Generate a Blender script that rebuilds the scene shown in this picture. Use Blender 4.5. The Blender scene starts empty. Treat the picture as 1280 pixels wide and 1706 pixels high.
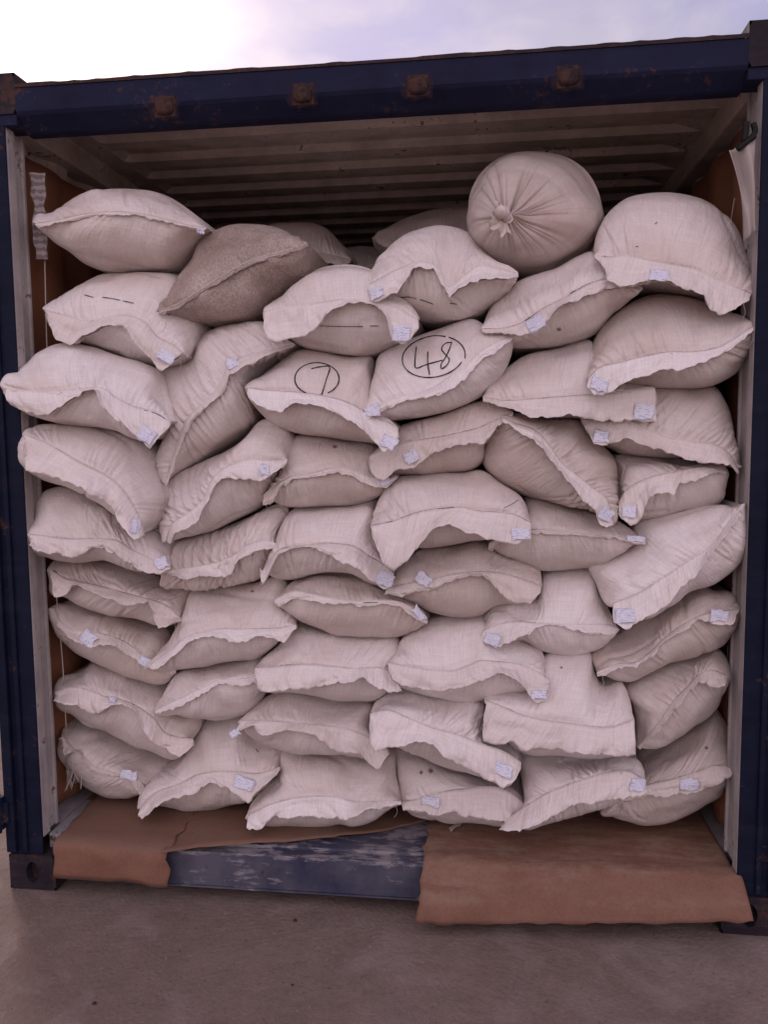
import bpy, math, random
import numpy as np
from mathutils import Matrix, Vector

scene = bpy.context.scene
C = scene.collection
R_ = math.radians

# ------------------------------------------------------------------ camera
CAM = np.array([0.3548, -2.3927, 1.4984])
YAW, PIT, ROL, FPX = 0.1254, 0.0968, -0.0104, 1347.3
_F = np.array([-math.sin(YAW) * math.cos(PIT), math.cos(YAW) * math.cos(PIT), -math.sin(PIT)])
_R = np.array([math.cos(YAW), math.sin(YAW), 0.0])
_U = np.cross(_R, _F)
RT = math.cos(ROL) * _R + math.sin(ROL) * _U
UP = -math.sin(ROL) * _R + math.cos(ROL) * _U
cam_d = bpy.data.cameras.new('camera')
cam = bpy.data.objects.new('camera', cam_d)
C.objects.link(cam)
cam_d.lens = FPX / 1706 * 36
cam_d.sensor_width = 36
cam_d.sensor_fit = 'AUTO'
cam_d.clip_end = 3000
cam.matrix_world = Matrix(((RT[0], UP[0], -_F[0], CAM[0]), (RT[1], UP[1], -_F[1], CAM[1]),
                           (RT[2], UP[2], -_F[2], CAM[2]), (0, 0, 0, 1)))
scene.camera = cam

# ------------------------------------------------------------------ light
SUN_EL, SUN_AZ = R_(24), R_(-38)          # azimuth measured from +Y (behind the container) towards +X
world = bpy.data.worlds.new('World')
scene.world = world
world.use_nodes = True
wn, wl = world.node_tree.nodes, world.node_tree.links
wn.clear()
w_out = wn.new('ShaderNodeOutputWorld')
w_bg = wn.new('ShaderNodeBackground')
sky = wn.new('ShaderNodeTexSky')
sky.sky_type = 'NISHITA'
sky.sun_disc = False
sky.sun_elevation = SUN_EL
sky.sun_rotation = SUN_AZ
sky.air_density = 1.2
sky.dust_density = 4.0
sky.ozone_density = 2.0
tc = wn.new('ShaderNodeTexCoord')
mp = wn.new('ShaderNodeMapping')
mp.inputs['Scale'].default_value = (1.0, 1.0, 2.2)
nz = wn.new('ShaderNodeTexNoise')
nz.inputs['Scale'].default_value = 3.2
nz.inputs['Detail'].default_value = 7
nz.inputs['Roughness'].default_value = 0.55
rp = wn.new('ShaderNodeValToRGB')
rp.color_ramp.elements[0].position = 0.38
rp.color_ramp.elements[0].color = (0.45, 0.45, 0.45, 1)
rp.color_ramp.elements[1].position = 0.68
rp.color_ramp.elements[1].color = (0.85, 0.85, 0.85, 1)
mx = wn.new('ShaderNodeMixRGB')
sepd = wn.new('ShaderNodeSeparateXYZ')
sky_fill = wn.new('ShaderNodeMapRange')           # brighter sky added behind the viewer (-Y) to light the sacks frontally
sky_fill.interpolation_type = 'SMOOTHSTEP'
sky_fill.inputs['From Min'].default_value = 0.0
sky_fill.inputs['From Max'].default_value = -0.9
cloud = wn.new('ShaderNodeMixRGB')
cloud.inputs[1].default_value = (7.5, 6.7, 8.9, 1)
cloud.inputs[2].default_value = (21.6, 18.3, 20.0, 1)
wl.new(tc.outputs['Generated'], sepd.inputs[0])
wl.new(sepd.outputs['Y'], sky_fill.inputs['Value'])
wl.new(sky_fill.outputs['Result'], cloud.inputs[0])
nz2 = wn.new('ShaderNodeTexNoise')
nz2.inputs['Scale'].default_value = 5.5
nz2.inputs['Detail'].default_value = 6
nz2.inputs['Distortion'].default_value = 0.5
rp2 = wn.new('ShaderNodeValToRGB')
rp2.color_ramp.elements[0].position = 0.42
rp2.color_ramp.elements[0].color = (0.90, 0.90, 1.0, 1)
rp2.color_ramp.elements[1].position = 0.62
rp2.color_ramp.elements[1].color = (1.32, 1.25, 1.10, 1)
puff = wn.new('ShaderNodeMixRGB')
puff.blend_type = 'MULTIPLY'
puff.inputs[0].default_value = 1
wl.new(mp.outputs['Vector'], nz2.inputs['Vector'])
wl.new(nz2.outputs['Fac'], rp2.inputs['Fac'])
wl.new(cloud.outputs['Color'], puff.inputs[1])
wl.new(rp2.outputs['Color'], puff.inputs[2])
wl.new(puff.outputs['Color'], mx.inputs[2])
tint = wn.new('ShaderNodeMixRGB')
tint.blend_type = 'MULTIPLY'
tint.inputs[0].default_value = 1
tint.inputs[2].default_value = (1.0, 0.93, 1.03, 1)
wl.new(tc.outputs['Generated'], mp.inputs['Vector'])
wl.new(mp.outputs['Vector'], nz.inputs['Vector'])
wl.new(nz.outputs['Fac'], rp.inputs['Fac'])
wl.new(rp.outputs['Color'], mx.inputs[0])
wl.new(sky.outputs['Color'], tint.inputs[1])
wl.new(tint.outputs['Color'], mx.inputs[1])
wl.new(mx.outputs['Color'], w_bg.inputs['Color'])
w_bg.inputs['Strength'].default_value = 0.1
wl.new(w_bg.outputs['Background'], w_out.inputs['Surface'])

sun_d = bpy.data.lights.new('sun', 'SUN')
sun_d.energy = 2.0
sun_d.angle = R_(12)
sun_d.color = (1.0, 0.9, 0.8)
sun = bpy.data.objects.new('sun', sun_d)
C.objects.link(sun)
_sd = Vector((math.sin(SUN_AZ) * math.cos(SUN_EL), math.cos(SUN_AZ) * math.cos(SUN_EL), math.sin(SUN_EL)))
sun.rotation_euler = _sd.to_track_quat('Z', 'Y').to_euler()
sun.location = (-5, 8, 8)

vs = scene.view_settings
vs.view_transform = 'Standard'
vs.look = 'None'
vs.exposure = -0.13
vs.gamma = 1

# ------------------------------------------------------------------ projection helpers
def unproj(px, y):
    """points of the photo (1280 px wide) laid on planes of real depth y"""
    px = np.asarray(px, float)
    y = np.broadcast_to(np.asarray(y, float), px.shape[:1])
    d = _F[None] + ((px[:, 0] - 640) / FPX)[:, None] * RT[None] - ((px[:, 1] - 853) / FPX)[:, None] * UP[None]
    t = (y - CAM[1]) / d[:, 1]
    return CAM[None] + d * t[:, None]

def unproj_z(px, z):
    px = np.asarray(px, float)
    d = _F[None] + ((px[:, 0] - 640) / FPX)[:, None] * RT[None] - ((px[:, 1] - 853) / FPX)[:, None] * UP[None]
    t = (z - CAM[2]) / d[:, 2]
    return CAM[None] + d * t[:, None]

def proj(P):
    d = P - CAM[None]
    z = d @ _F
    return np.stack([640 + FPX * (d @ RT) / z, 853 - FPX * (d @ UP) / z], -1)

def spline(pts, n):
    """centripetal Catmull-Rom through pts, n points equally spaced by length"""
    p = np.asarray(pts, float)
    keep = [0]
    for i in range(1, len(p)):
        if np.linalg.norm(p[i] - p[keep[-1]]) > 1e-6:
            keep.append(i)
    p = p[keep]
    if len(p) == 1:
        return np.repeat(p, n, 0)
    e = np.vstack([2 * p[0] - p[1], p, 2 * p[-1] - p[-2]])
    out = []
    for i in range(1, len(e) - 2):
        p0, p1, p2, p3 = e[i - 1], e[i], e[i + 1], e[i + 2]
        t0 = 0.0
        t1 = t0 + np.linalg.norm(p1 - p0) ** .5
        t2 = t1 + np.linalg.norm(p2 - p1) ** .5
        t3 = t2 + np.linalg.norm(p3 - p2) ** .5
        t = np.linspace(t1, t2, 14, endpoint=False)[:, None]
        a1 = (t1 - t) / (t1 - t0) * p0 + (t - t0) / (t1 - t0) * p1
        a2 = (t2 - t) / (t2 - t1) * p1 + (t - t1) / (t2 - t1) * p2
        a3 = (t3 - t) / (t3 - t2) * p2 + (t - t2) / (t3 - t2) * p3
        b1 = (t2 - t) / (t2 - t0) * a1 + (t - t0) / (t2 - t0) * a2
        b2 = (t3 - t) / (t3 - t1) * a2 + (t - t1) / (t3 - t1) * a3
        out.append((t2 - t) / (t2 - t1) * b1 + (t - t1) / (t2 - t1) * b2)
    out.append(p[-1:])
    q = np.vstack(out)
    s = np.r_[0, np.cumsum(np.linalg.norm(np.diff(q, axis=0), axis=1))]
    x = np.linspace(0, s[-1], n)
    return np.stack([np.interp(x, s, q[:, k]) for k in range(q.shape[1])], -1)

def vnoise(x, y, seed, per=None):
    """smooth 2-D value noise in -1..1"""
    rng = np.random.RandomState(seed % (2 ** 31))
    g = rng.uniform(-1, 1, (64, 64))
    x = np.asarray(x, float) + 200.0
    y = np.asarray(y, float) + 200.0
    xi, yi = np.floor(x).astype(int), np.floor(y).astype(int)
    fx, fy = x - xi, y - yi
    fx = fx * fx * fx * (fx * (fx * 6 - 15) + 10)
    fy = fy * fy * fy * (fy * (fy * 6 - 15) + 10)
    a = g[xi % 64, yi % 64] * (1 - fx) + g[(xi + 1) % 64, yi % 64] * fx
    b = g[xi % 64, (yi + 1) % 64] * (1 - fx) + g[(xi + 1) % 64, (yi + 1) % 64] * fx
    return a * (1 - fy) + b * fy

# ------------------------------------------------------------------ mesh helpers
def link_mesh(name, V, F, mat, parent=None, smooth=False, uv=None, bevel=0, solid=0, loc=None):
    me = bpy.data.meshes.new(name)
    V = np.asarray(V, float)
    if loc is not None:
        V = V - np.asarray(loc, float)[None]
    me.from_pydata([tuple(v) for v in V], [], [tuple(int(i) for i in f) for f in F])
    if uv is not None:
        ul = me.uv_layers.new(name='UVMap')
        li = np.zeros(len(me.loops), int)
        me.loops.foreach_get('vertex_index', li)
        ul.data.foreach_set('uv', np.asarray(uv, float)[li].astype(np.float32).ravel())
    if smooth:
        me.polygons.foreach_set('use_smooth', [True] * len(me.polygons))
    me.update()
    o = bpy.data.objects.new(name, me)
    C.objects.link(o)
    if mat is not None:
        me.materials.append(mat)
    if parent is not None:
        o.parent = parent
    elif loc is not None:
        o.location = loc
    if solid:
        m = o.modifiers.new('solid', 'SOLIDIFY')
        m.thickness = solid
        m.offset = 0
    if bevel:
        m = o.modifiers.new('bevel', 'BEVEL')
        m.width = bevel
        m.segments = 2
        m.limit_method = 'ANGLE'
        m.angle_limit = R_(40)
    return o

class MB:
    def __init__(self):
        self.V, self.F, self.n = [], [], 0
    def add(self, V, F):
        V = np.asarray(V, float)
        self.V.append(V)
        self.F += [[i + self.n for i in f] for f in F]
        self.n += len(V)
        return self
    def box(self, x0, x1, y0, y1, z0, z1):
        V = [(x, y, z) for z in (z0, z1) for y in (y0, y1) for x in (x0, x1)]
        return self.add(V, [(0, 2, 3, 1), (4, 5, 7, 6), (0, 1, 5, 4), (2, 6, 7, 3), (0, 4, 6, 2), (1, 3, 7, 5)])
    def grid(self, P):
        n, m = P.shape[:2]
        F = [(i * m + j, i * m + j + 1, (i + 1) * m + j + 1, (i + 1) * m + j) for i in range(n - 1) for j in range(m - 1)]
        return self.add(P.reshape(-1, 3), F)
    def tube(self, P, r, seg=6, cap=True):
        P = np.asarray(P, float)
        n = len(P)
        T = np.gradient(P, axis=0)
        T /= np.linalg.norm(T, axis=1)[:, None] + 1e-9
        r = np.broadcast_to(np.asarray(r, float), (n,))
        V = []
        a0 = None
        for i in range(n):
            if a0 is None:
                a0 = np.cross(T[i], (0.3, 0.9, 0.2))
            a = a0 - T[i] * (a0 @ T[i])
            a /= np.linalg.norm(a) + 1e-9
            a0 = a
            b = np.cross(T[i], a)
            for k in range(seg):
                w = 2 * math.pi * k / seg
                V.append(P[i] + r[i] * (math.cos(w) * a + math.sin(w) * b))
        F = [(i * seg + k, i * seg + (k + 1) % seg, (i + 1) * seg + (k + 1) % seg, (i + 1) * seg + k)
             for i in range(n - 1) for k in range(seg)]
        if cap:
            F += [tuple(range(seg))[::-1], tuple((n - 1) * seg + k for k in range(seg))]
        return self.add(V, F)
    def cyl(self, a, b, r, seg=16):
        return self.tube(np.array([a, b], float), r, seg)
    def build(self, name, mat, parent=None, **kw):
        return link_mesh(name, np.vstack(self.V), self.F, mat, parent, **kw)

def empty(name, loc, label=None, cat=None, group=None):
    o = bpy.data.objects.new(name, None)
    o.empty_display_size = 0.1
    C.objects.link(o)
    o.location = loc
    tag(o, label, cat, group)
    return o

def tag(o, label=None, cat=None, group=None, kind=None):
    if label: o['label'] = label
    if cat: o['category'] = cat
    if group: o['group'] = group
    if kind: o['kind'] = kind
    return o

# ------------------------------------------------------------------ materials
class NT:
    def __init__(self, name):
        self.m = bpy.data.materials.new(name)
        self.m.use_nodes = True
        self.t = self.m.node_tree
        self.b = self.t.nodes['Principled BSDF']
    def n(self, typ, **kw):
        nd = self.t.nodes.new(typ)
        for k, v in kw.items():
            if k in ('loc',):
                continue
            if hasattr(nd, k) and k not in nd.inputs:
                setattr(nd, k, v)
            else:
                nd.inputs[k].default_value = v
        return nd
    def l(self, a, b):
        self.t.links.new(a, b)
    def coord(self, kind='Object', scale=(1, 1, 1)):
        t = self.n('ShaderNodeTexCoord')
        m = self.n('ShaderNodeMapping')
        m.inputs['Scale'].default_value = scale
        self.l(t.outputs[kind], m.inputs['Vector'])
        return m.outputs['Vector']
    def noise(self, vec, scale, detail=4, rough=0.55, dist=0.0):
        nd = self.n('ShaderNodeTexNoise')
        nd.inputs['Scale'].default_value = scale
        nd.inputs['Detail'].default_value = detail
        nd.inputs['Roughness'].default_value = rough
        nd.inputs['Distortion'].default_value = dist
        self.l(vec, nd.inputs['Vector'])
        return nd.outputs['Fac']
    def ramp(self, fac, stops):
        nd = self.n('ShaderNodeValToRGB')
        el = nd.color_ramp.elements
        while len(el) < len(stops):
            el.new(0.5)
        for e, (p, c) in zip(el, stops):
            e.position = p
            e.color = c if len(c) == 4 else (*c, 1)
        self.l(fac, nd.inputs['Fac'])
        return nd.outputs['Color']
    def mix(self, fac, a, b, mode='MIX'):
        nd = self.n('ShaderNodeMixRGB')
        nd.blend_type = mode
        for i, v in zip((0, 1, 2), (fac, a, b)):
            if hasattr(v, 'node'):
                self.l(v, nd.inputs[i])
            elif i == 0:
                nd.inputs[0].default_value = v
            else:
                nd.inputs[i].default_value = v if len(v) == 4 else (*v, 1)
        return nd.outputs['Color']
    def math(self, op, a, b=0.0):
        nd = self.n('ShaderNodeMath')
        nd.operation = op
        for i, v in zip((0, 1), (a, b)):
            if hasattr(v, 'node'):
                self.l(v, nd.inputs[i])
            else:
                nd.inputs[i].default_value = v
        return nd.outputs[0]
    def bump(self, h, strength=0.3, dist=0.01):
        nd = self.n('ShaderNodeBump')
        nd.inputs['Strength'].default_value = strength
        nd.inputs['Distance'].default_value = dist
        self.l(h, nd.inputs['Height'])
        self.l(nd.outputs['Normal'], self.b.inputs['Normal'])
    def done(self, col=None, rough=0.6, spec=0.3, metal=0.0):
        if col is not None:
            if hasattr(col, 'node'):
                self.l(col, self.b.inputs['Base Color'])
            else:
                self.b.inputs['Base Color'].default_value = (*col, 1)
        if hasattr(rough, 'node'):
            self.l(rough, self.b.inputs['Roughness'])
        else:
            self.b.inputs['Roughness'].default_value = rough
        self.b.inputs['Specular IOR Level'].default_value = spec
        self.b.inputs['Metallic'].default_value = metal
        return self.m

BL = (0, 0, 0)
WH = (1, 1, 1)

def m_sack(name, base, dirt, dirt_lo, dirt_hi, speck=0.0):
    t = NT(name)
    uv = t.coord('UV')
    oi = t.n('ShaderNodeObjectInfo')
    ob = t.coord('Object')
    off = t.n('ShaderNodeVectorMath', operation='ADD')
    t.l(ob, off.inputs[0])
    cmb = t.n('ShaderNodeCombineXYZ')
    t.l(t.math('MULTIPLY', oi.outputs['Random'], 37.0), cmb.inputs[0])
    t.l(cmb.outputs[0], off.inputs[1])
    ov = off.outputs[0]
    wu = t.n('ShaderNodeMapping')
    wu.inputs['Scale'].default_value = (210, 9, 1)
    t.l(uv, wu.inputs['Vector'])
    wv = t.n('ShaderNodeMapping')
    wv.inputs['Scale'].default_value = (11, 180, 1)
    t.l(uv, wv.inputs['Vector'])
    su = t.noise(wu.outputs[0], 1, 2)
    sv = t.noise(wv.outputs[0], 1, 2)
    weave = t.math('ADD', su, sv)
    col = t.mix(t.ramp(oi.outputs['Random'], [(0, BL), (1, WH)]), base, tuple(c * k for c, k in zip(base, (0.87, 0.835, 0.81))))
    w2 = t.ramp(t.math('MULTIPLY', weave, 0.5), [(0.36, (0.83, 0.815, 0.80)), (0.62, (1.06, 1.06, 1.06))])
    col = t.mix(0.55, col, w2, 'MULTIPLY')
    d1 = t.noise(ov, 5.5, 5, 0.6)
    col = t.mix(t.ramp(d1, [(dirt_lo, BL), (dirt_hi, (0.8, 0.8, 0.8))]), col, dirt)
    d2 = t.noise(ov, 34, 3, 0.6)
    col = t.mix(t.ramp(d2, [(0.70, BL), (0.80, (0.45, 0.45, 0.45))]), col, tuple(c * 0.45 for c in dirt))
    if speck:
        d3 = t.noise(ov, 150, 4, 0.8)
        col = t.mix(t.ramp(d3, [(0.42, BL), (0.66, (speck, speck, speck))]), col, (0.13, 0.085, 0.06))
    wr = t.n('ShaderNodeMapping')
    wr.inputs['Scale'].default_value = (58, 13, 1)
    t.l(uv, wr.inputs['Vector'])
    rid = t.math('ABSOLUTE', t.math('SUBTRACT', t.noise(wr.outputs[0], 1, 3, 0.55, 0.6), 0.5))
    hh = t.math('ADD', t.math('MULTIPLY', weave, 0.14), t.math('ADD', t.math('MULTIPLY', t.noise(ov, 38, 5, 0.62), 0.8), t.math('MULTIPLY', rid, 1.8)))
    t.bump(hh, 0.55, 0.007)
    return t.done(col, t.math('ADD', t.math('MULTIPLY', su, 0.25), 0.36), 0.32)

M = {}
M['sack'] = m_sack('woven_white_sack', (0.80, 0.745, 0.73), (0.60, 0.49, 0.43), 0.48, 0.80)
M['sack_warm'] = m_sack('woven_cream_sack', (0.72, 0.65, 0.625), (0.52, 0.42, 0.365), 0.44, 0.78)
M['sack_dirty'] = m_sack('woven_dirty_sack', (0.58, 0.495, 0.455), (0.33, 0.255, 0.215), 0.40, 0.66, 0.6)
M['sack_drab'] = m_sack('woven_drab_sack', (0.60, 0.525, 0.495), (0.42, 0.31, 0.265), 0.42, 0.76)
M['flap_warm'] = m_sack('cream_mouth_cloth', (0.77, 0.705, 0.68), (0.58, 0.47, 0.41), 0.5, 0.8)
M['flap'] = m_sack('sack_mouth_cloth', (0.82, 0.765, 0.752), (0.66, 0.55, 0.49), 0.54, 0.82)

t = NT('stitch_thread'); t.done(t.mix(t.ramp(t.noise(t.coord('Object'), 22, 3), [(0.30, BL), (0.42, WH)]), (0.34, 0.28, 0.25), (0.74, 0.67, 0.64)), 0.8, 0.1); M['thread'] = t.m
t = NT('marker_ink'); M['ink'] = t.done((0.012, 0.010, 0.014), 0.6, 0.2)

t = NT('printed_tag')
uv = t.coord('UV')
mpg = t.n('ShaderNodeMapping'); mpg.inputs['Scale'].default_value = (6.5, 16, 1); t.l(uv, mpg.inputs['Vector'])
oi = t.n('ShaderNodeObjectInfo')
vm = t.n('ShaderNodeVectorMath', operation='ADD'); t.l(mpg.outputs[0], vm.inputs[0]); t.l(oi.outputs['Random'], vm.inputs[1])
vm2 = t.n('ShaderNodeVectorMath', operation='SCALE'); t.l(oi.outputs['Location'], vm2.inputs[0]); vm2.inputs['Scale'].default_value = 9.0
vm3 = t.n('ShaderNodeVectorMath', operation='ADD'); t.l(vm.outputs[0], vm3.inputs[0]); t.l(vm2.outputs[0], vm3.inputs[1])
tx = t.noise(vm3.outputs[0], 1.0, 1)
ln = t.n('ShaderNodeTexWave'); ln.wave_type = 'BANDS'; ln.bands_direction = 'Y'; ln.inputs['Scale'].default_value = 1.9; t.l(uv, ln.inputs['Vector'])
pr = t.math('MULTIPLY', t.ramp(tx, [(0.50, BL), (0.56, WH)]), t.ramp(ln.outputs['Fac'], [(0.35, BL), (0.5, WH)]))
t.done(t.mix(t.math('MULTIPLY', pr, t.ramp(t.noise(vm3.outputs[0], 0.35, 1), [(0.35, (0.35,) * 3), (0.6, (1.0,) * 3)])), (0.70, 0.695, 0.785), (0.36, 0.40, 0.55)), 0.5, 0.3); M['tag'] = t.m

def m_paint(name, base, rust_amt, dust_amt, dust_col=(0.28, 0.25, 0.25), streak=(2, 2, 9)):
    t = NT(name)
    ob = t.coord('Object')
    r1 = t.noise(ob, 7, 7, 0.65)
    sc = t.n('ShaderNodeMapping'); sc.inputs['Scale'].default_value = streak; t.l(ob, sc.inputs['Vector'])
    r2 = t.noise(sc.outputs[0], 3, 6, 0.65, 0.6)
    r3 = t.noise(ob, 55, 3, 0.6)
    col = t.mix(t.ramp(r1, [(0.3, BL), (0.7, WH)]), tuple(c * 0.72 for c in base), tuple(c * 1.25 for c in base))
    dm = t.math('MULTIPLY', t.ramp(r2, [(0.52 - dust_amt * 0.2, BL), (0.80, WH)]), min(1, dust_amt * 1.5))
    col = t.mix(dm, col, dust_col)
    rm = t.math('MULTIPLY', t.ramp(t.math('ADD', t.math('MULTIPLY', r1, 0.6), t.math('MULTIPLY', r3, 0.4)), [(0.60 - rust_amt * 0.16, BL), (0.66 - rust_amt * 0.12, WH)]), 0.9)
    col = t.mix(rm, col, t.mix(r3, (0.035, 0.018, 0.015), (0.09, 0.042, 0.03)))
    t.bump(t.math('ADD', r1, t.math('MULTIPLY', rm, 0.5)), 0.25, 0.004)
    return t.done(col, t.ramp(r2, [(0.3, (0.6,) * 3), (0.7, (0.85,) * 3)]), 0.14)

M['blue'] = m_paint('worn_navy_paint', (0.0105, 0.0128, 0.037), 0.13, 0.10, (0.07, 0.06, 0.09))
M['post_blue'] = m_paint('scuffed_navy_post_paint', (0.0055, 0.0085, 0.024), 0.12, 0.20, (0.045, 0.04, 0.058), (1.2, 1.2, 6))
t = NT('scraped_navy_paint')
ob = t.coord('Object')
d1 = t.noise(ob, 5, 5, 0.6)
col = t.mix(t.ramp(d1, [(0.30, (0.1,) * 3), (0.62, (0.95,) * 3)]), (0.014, 0.019, 0.055), (0.105, 0.10, 0.125))
m1 = t.n('ShaderNodeMapping'); m1.inputs['Scale'].default_value = (14, 40, 55); t.l(ob, m1.inputs['Vector'])
s1 = t.noise(m1.outputs[0], 1, 5, 0.7)
s2 = t.noise(ob, 6.5, 2)
sep = t.n('ShaderNodeSeparateXYZ'); t.l(ob, sep.inputs[0])
edge_ = t.math('MULTIPLY', t.ramp(t.math('MULTIPLY', sep.outputs['Z'], 1.0), [(0.145, BL), (0.165, (0.10,) * 3)]), 1.0)
k1 = t.ramp(t.math('ADD', t.math('ADD', t.math('MULTIPLY', s1, 0.6), t.math('MULTIPLY', s2, 0.4)), edge_), [(0.555, BL), (0.63, (0.8,) * 3)])
col = t.mix(k1, col, (0.28, 0.255, 0.265))
s3 = t.noise(ob, 16, 5, 0.7)
col = t.mix(t.ramp(s3, [(0.64, BL), (0.68, (0.85,) * 3)]), col, (0.085, 0.042, 0.03))
t.bump(t.math('ADD', s1, d1), 0.25, 0.004)
M['sill_blue'] = t.done(col, 0.7, 0.15)
M['keeper'] = m_paint('rusted_keeper', (0.022, 0.016, 0.02), 1.0, 0.05, (0.07, 0.05, 0.05))
M['casting'] = m_paint('grimy_steel_casting', (0.020, 0.016, 0.022), 0.45, 0.35, (0.07, 0.055, 0.06))
M['scuff'] = m_paint('white_scuffed_navy_paint', (0.05, 0.06, 0.10), 0.12, 0.95, (0.42, 0.38, 0.38), (9, 9, 7))
M['rust'] = m_paint('rusty_steel', (0.03, 0.020, 0.024), 0.75, 0.35, (0.09, 0.07, 0.075))
M['grey'] = m_paint('dusty_grey_paint', (0.38, 0.345, 0.337), 0.12, 0.4, (0.20, 0.17, 0.165), (9, 9, 1.2))
M['roof'] = m_paint('grey_roof_paint', (0.60, 0.52, 0.475), 0.08, 0.4, (0.38, 0.31, 0.27))
M['dusty_sill'] = m_paint('grey_dust_on_steel', (0.25, 0.235, 0.25), 0.05, 0.6, (0.30, 0.27, 0.28), (8, 3, 3))

def m_kraft(name, base, dust, lo=0.5, hi=0.75):
    t = NT(name)
    ob = t.coord('Object')
    st = t.n('ShaderNodeMapping'); st.inputs['Scale'].default_value = (2.2, 9, 9); t.l(ob, st.inputs['Vector'])
    a = t.noise(st.outputs[0], 2.6, 6, 0.62, 0.5)
    b = t.noise(ob, 11, 6, 0.65)
    f = t.noise(ob, 130, 3, 0.6)
    col = t.mix(b, tuple(c * 0.8 for c in base), tuple(c * 1.2 for c in base))
    ge = t.n('ShaderNodeNewGeometry'); sn = t.n('ShaderNodeSeparateXYZ'); t.l(ge.outputs['Normal'], sn.inputs[0])
    lies = t.ramp(t.math('ABSOLUTE', sn.outputs['Z']), [(0.45, (0.12,) * 3), (0.9, WH)])      # dust settles where the sheet lies flat
    fine = t.noise(ob, 38, 5, 0.7)
    dm = t.math('MULTIPLY', t.ramp(t.math('ADD', t.math('MULTIPLY', a, 0.7), t.math('MULTIPLY', fine, 0.3)), [(lo, BL), (hi, (0.8,) * 3)]), lies)
    col = t.mix(dm, col, dust)
    col = t.mix(0.35, col, t.ramp(f, [(0.3, (0.7,) * 3), (0.7, (1.2,) * 3)]), 'MULTIPLY')
    t.bump(t.math('ADD', b, t.math('MULTIPLY', f, 0.3)), 0.3, 0.005)
    return t.done(col, 0.75, 0.2)

M['kraft'] = m_kraft('brown_kraft_paper', (0.195, 0.098, 0.068), (0.275, 0.19, 0.14), 0.44, 0.62)
M['kraft_dusty'] = m_kraft('dusty_kraft_paper', (0.205, 0.100, 0.068), (0.185, 0.125, 0.09), 0.36, 0.60)
M['kraft_wall'] = m_kraft('kraft_wall_lining', (0.32, 0.14, 0.082), (0.26, 0.15, 0.10), 0.5, 0.8)
M['wood'] = m_kraft('container_plywood', (0.13, 0.075, 0.05), (0.18, 0.12, 0.09), 0.45, 0.75)
t = NT('white_cotton'); t.done(t.mix(t.noise(t.coord('Object'), 18, 5), (0.33, 0.28, 0.26), (0.45, 0.40, 0.375)), 0.8, 0.1); M['cloth'] = t.m
t = NT('black_webbing'); M['black'] = t.done((0.012, 0.011, 0.012), 0.7, 0.2)
t = NT('dark_hole'); M['hole'] = t.done((0.02, 0.014, 0.014), 0.8, 0.1)
t = NT('pale_string'); M['string'] = t.done((0.42, 0.36, 0.32), 0.8, 0.1)
t = NT('printed_white_band')
ob = t.coord('Object')
wv = t.n('ShaderNodeTexWave'); wv.wave_type = 'BANDS'; wv.bands_direction = 'Z'; wv.inputs['Scale'].default_value = 14; wv.inputs['Distortion'].default_value = 2.5; wv.inputs['Detail Scale'].default_value = 6; t.l(ob, wv.inputs['Vector'])
t.done(t.mix(t.ramp(wv.outputs['Fac'], [(0.45, BL), (0.6, (0.75,) * 3)]), (0.30, 0.25, 0.24), (0.12, 0.10, 0.11)), 0.7, 0.2); M['band'] = t.m

t = NT('dusty_concrete')
ob = t.coord('Object')
a = t.noise(ob, 1.3, 7, 0.6, 0.4)
b = t.noise(ob, 9, 6, 0.62)
c = t.noise(ob, 70, 4, 0.65)
col = t.mix(t.ramp(a, [(0.30, BL), (0.70, WH)]), (0.178, 0.124, 0.103), (0.265, 0.20, 0.172))
col = t.mix(t.ramp(b, [(0.35, (0.5,) * 3), (0.75, BL)]), col, (0.145, 0.103, 0.088))
col = t.mix(0.4, col, t.ramp(c, [(0.3, (0.75,) * 3), (0.7, (1.2,) * 3)]), 'MULTIPLY')
e = t.noise(ob, 3.4, 5, 0.6, 0.8)
col = t.mix(t.ramp(e, [(0.52, BL), (0.72, (0.55,) * 3)]), col, (0.31, 0.25, 0.228))
g2 = t.noise(ob, 240, 2, 0.7)
col = t.mix(0.25, col, t.ramp(g2, [(0.3, (0.72,) * 3), (0.7, (1.25,) * 3)]), 'MULTIPLY')
t.bump(t.math('ADD', t.math('MULTIPLY', b, 1.0), t.math('MULTIPLY', c, 0.45)), 0.6, 0.014)
gr = t.noise(ob, 95, 2, 0.5)
col = t.mix(t.ramp(gr, [(0.68, BL), (0.73, (0.6,) * 3)]), col, (0.07, 0.05, 0.045))
gr2 = t.noise(ob, 60, 3, 0.6)
col = t.mix(t.ramp(gr2, [(0.66, BL), (0.74, (0.4,) * 3)]), col, (0.40, 0.33, 0.30))
sp = t.n('ShaderNodeSeparateXYZ'); t.l(ob, sp.inputs[0])
far = t.math('MAXIMUM', t.ramp(t.math('ADD', t.math('MULTIPLY', sp.outputs['Y'], -0.1), t.math('MULTIPLY', a, 0.08)), [(0.40, BL), (0.52, WH)]),
             t.ramp(t.math('ADD', t.math('MULTIPLY', t.math('ABSOLUTE', sp.outputs['X']), 0.1), t.math('MULTIPLY', a, 0.08)), [(0.30, BL), (0.38, WH)]))
col = t.mix(far, col, t.mix(b, (0.36, 0.28, 0.225), (0.50, 0.41, 0.34)))      # pale sand beyond the concrete pad
M['ground'] = t.done(col, 0.9, 0.15)

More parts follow.
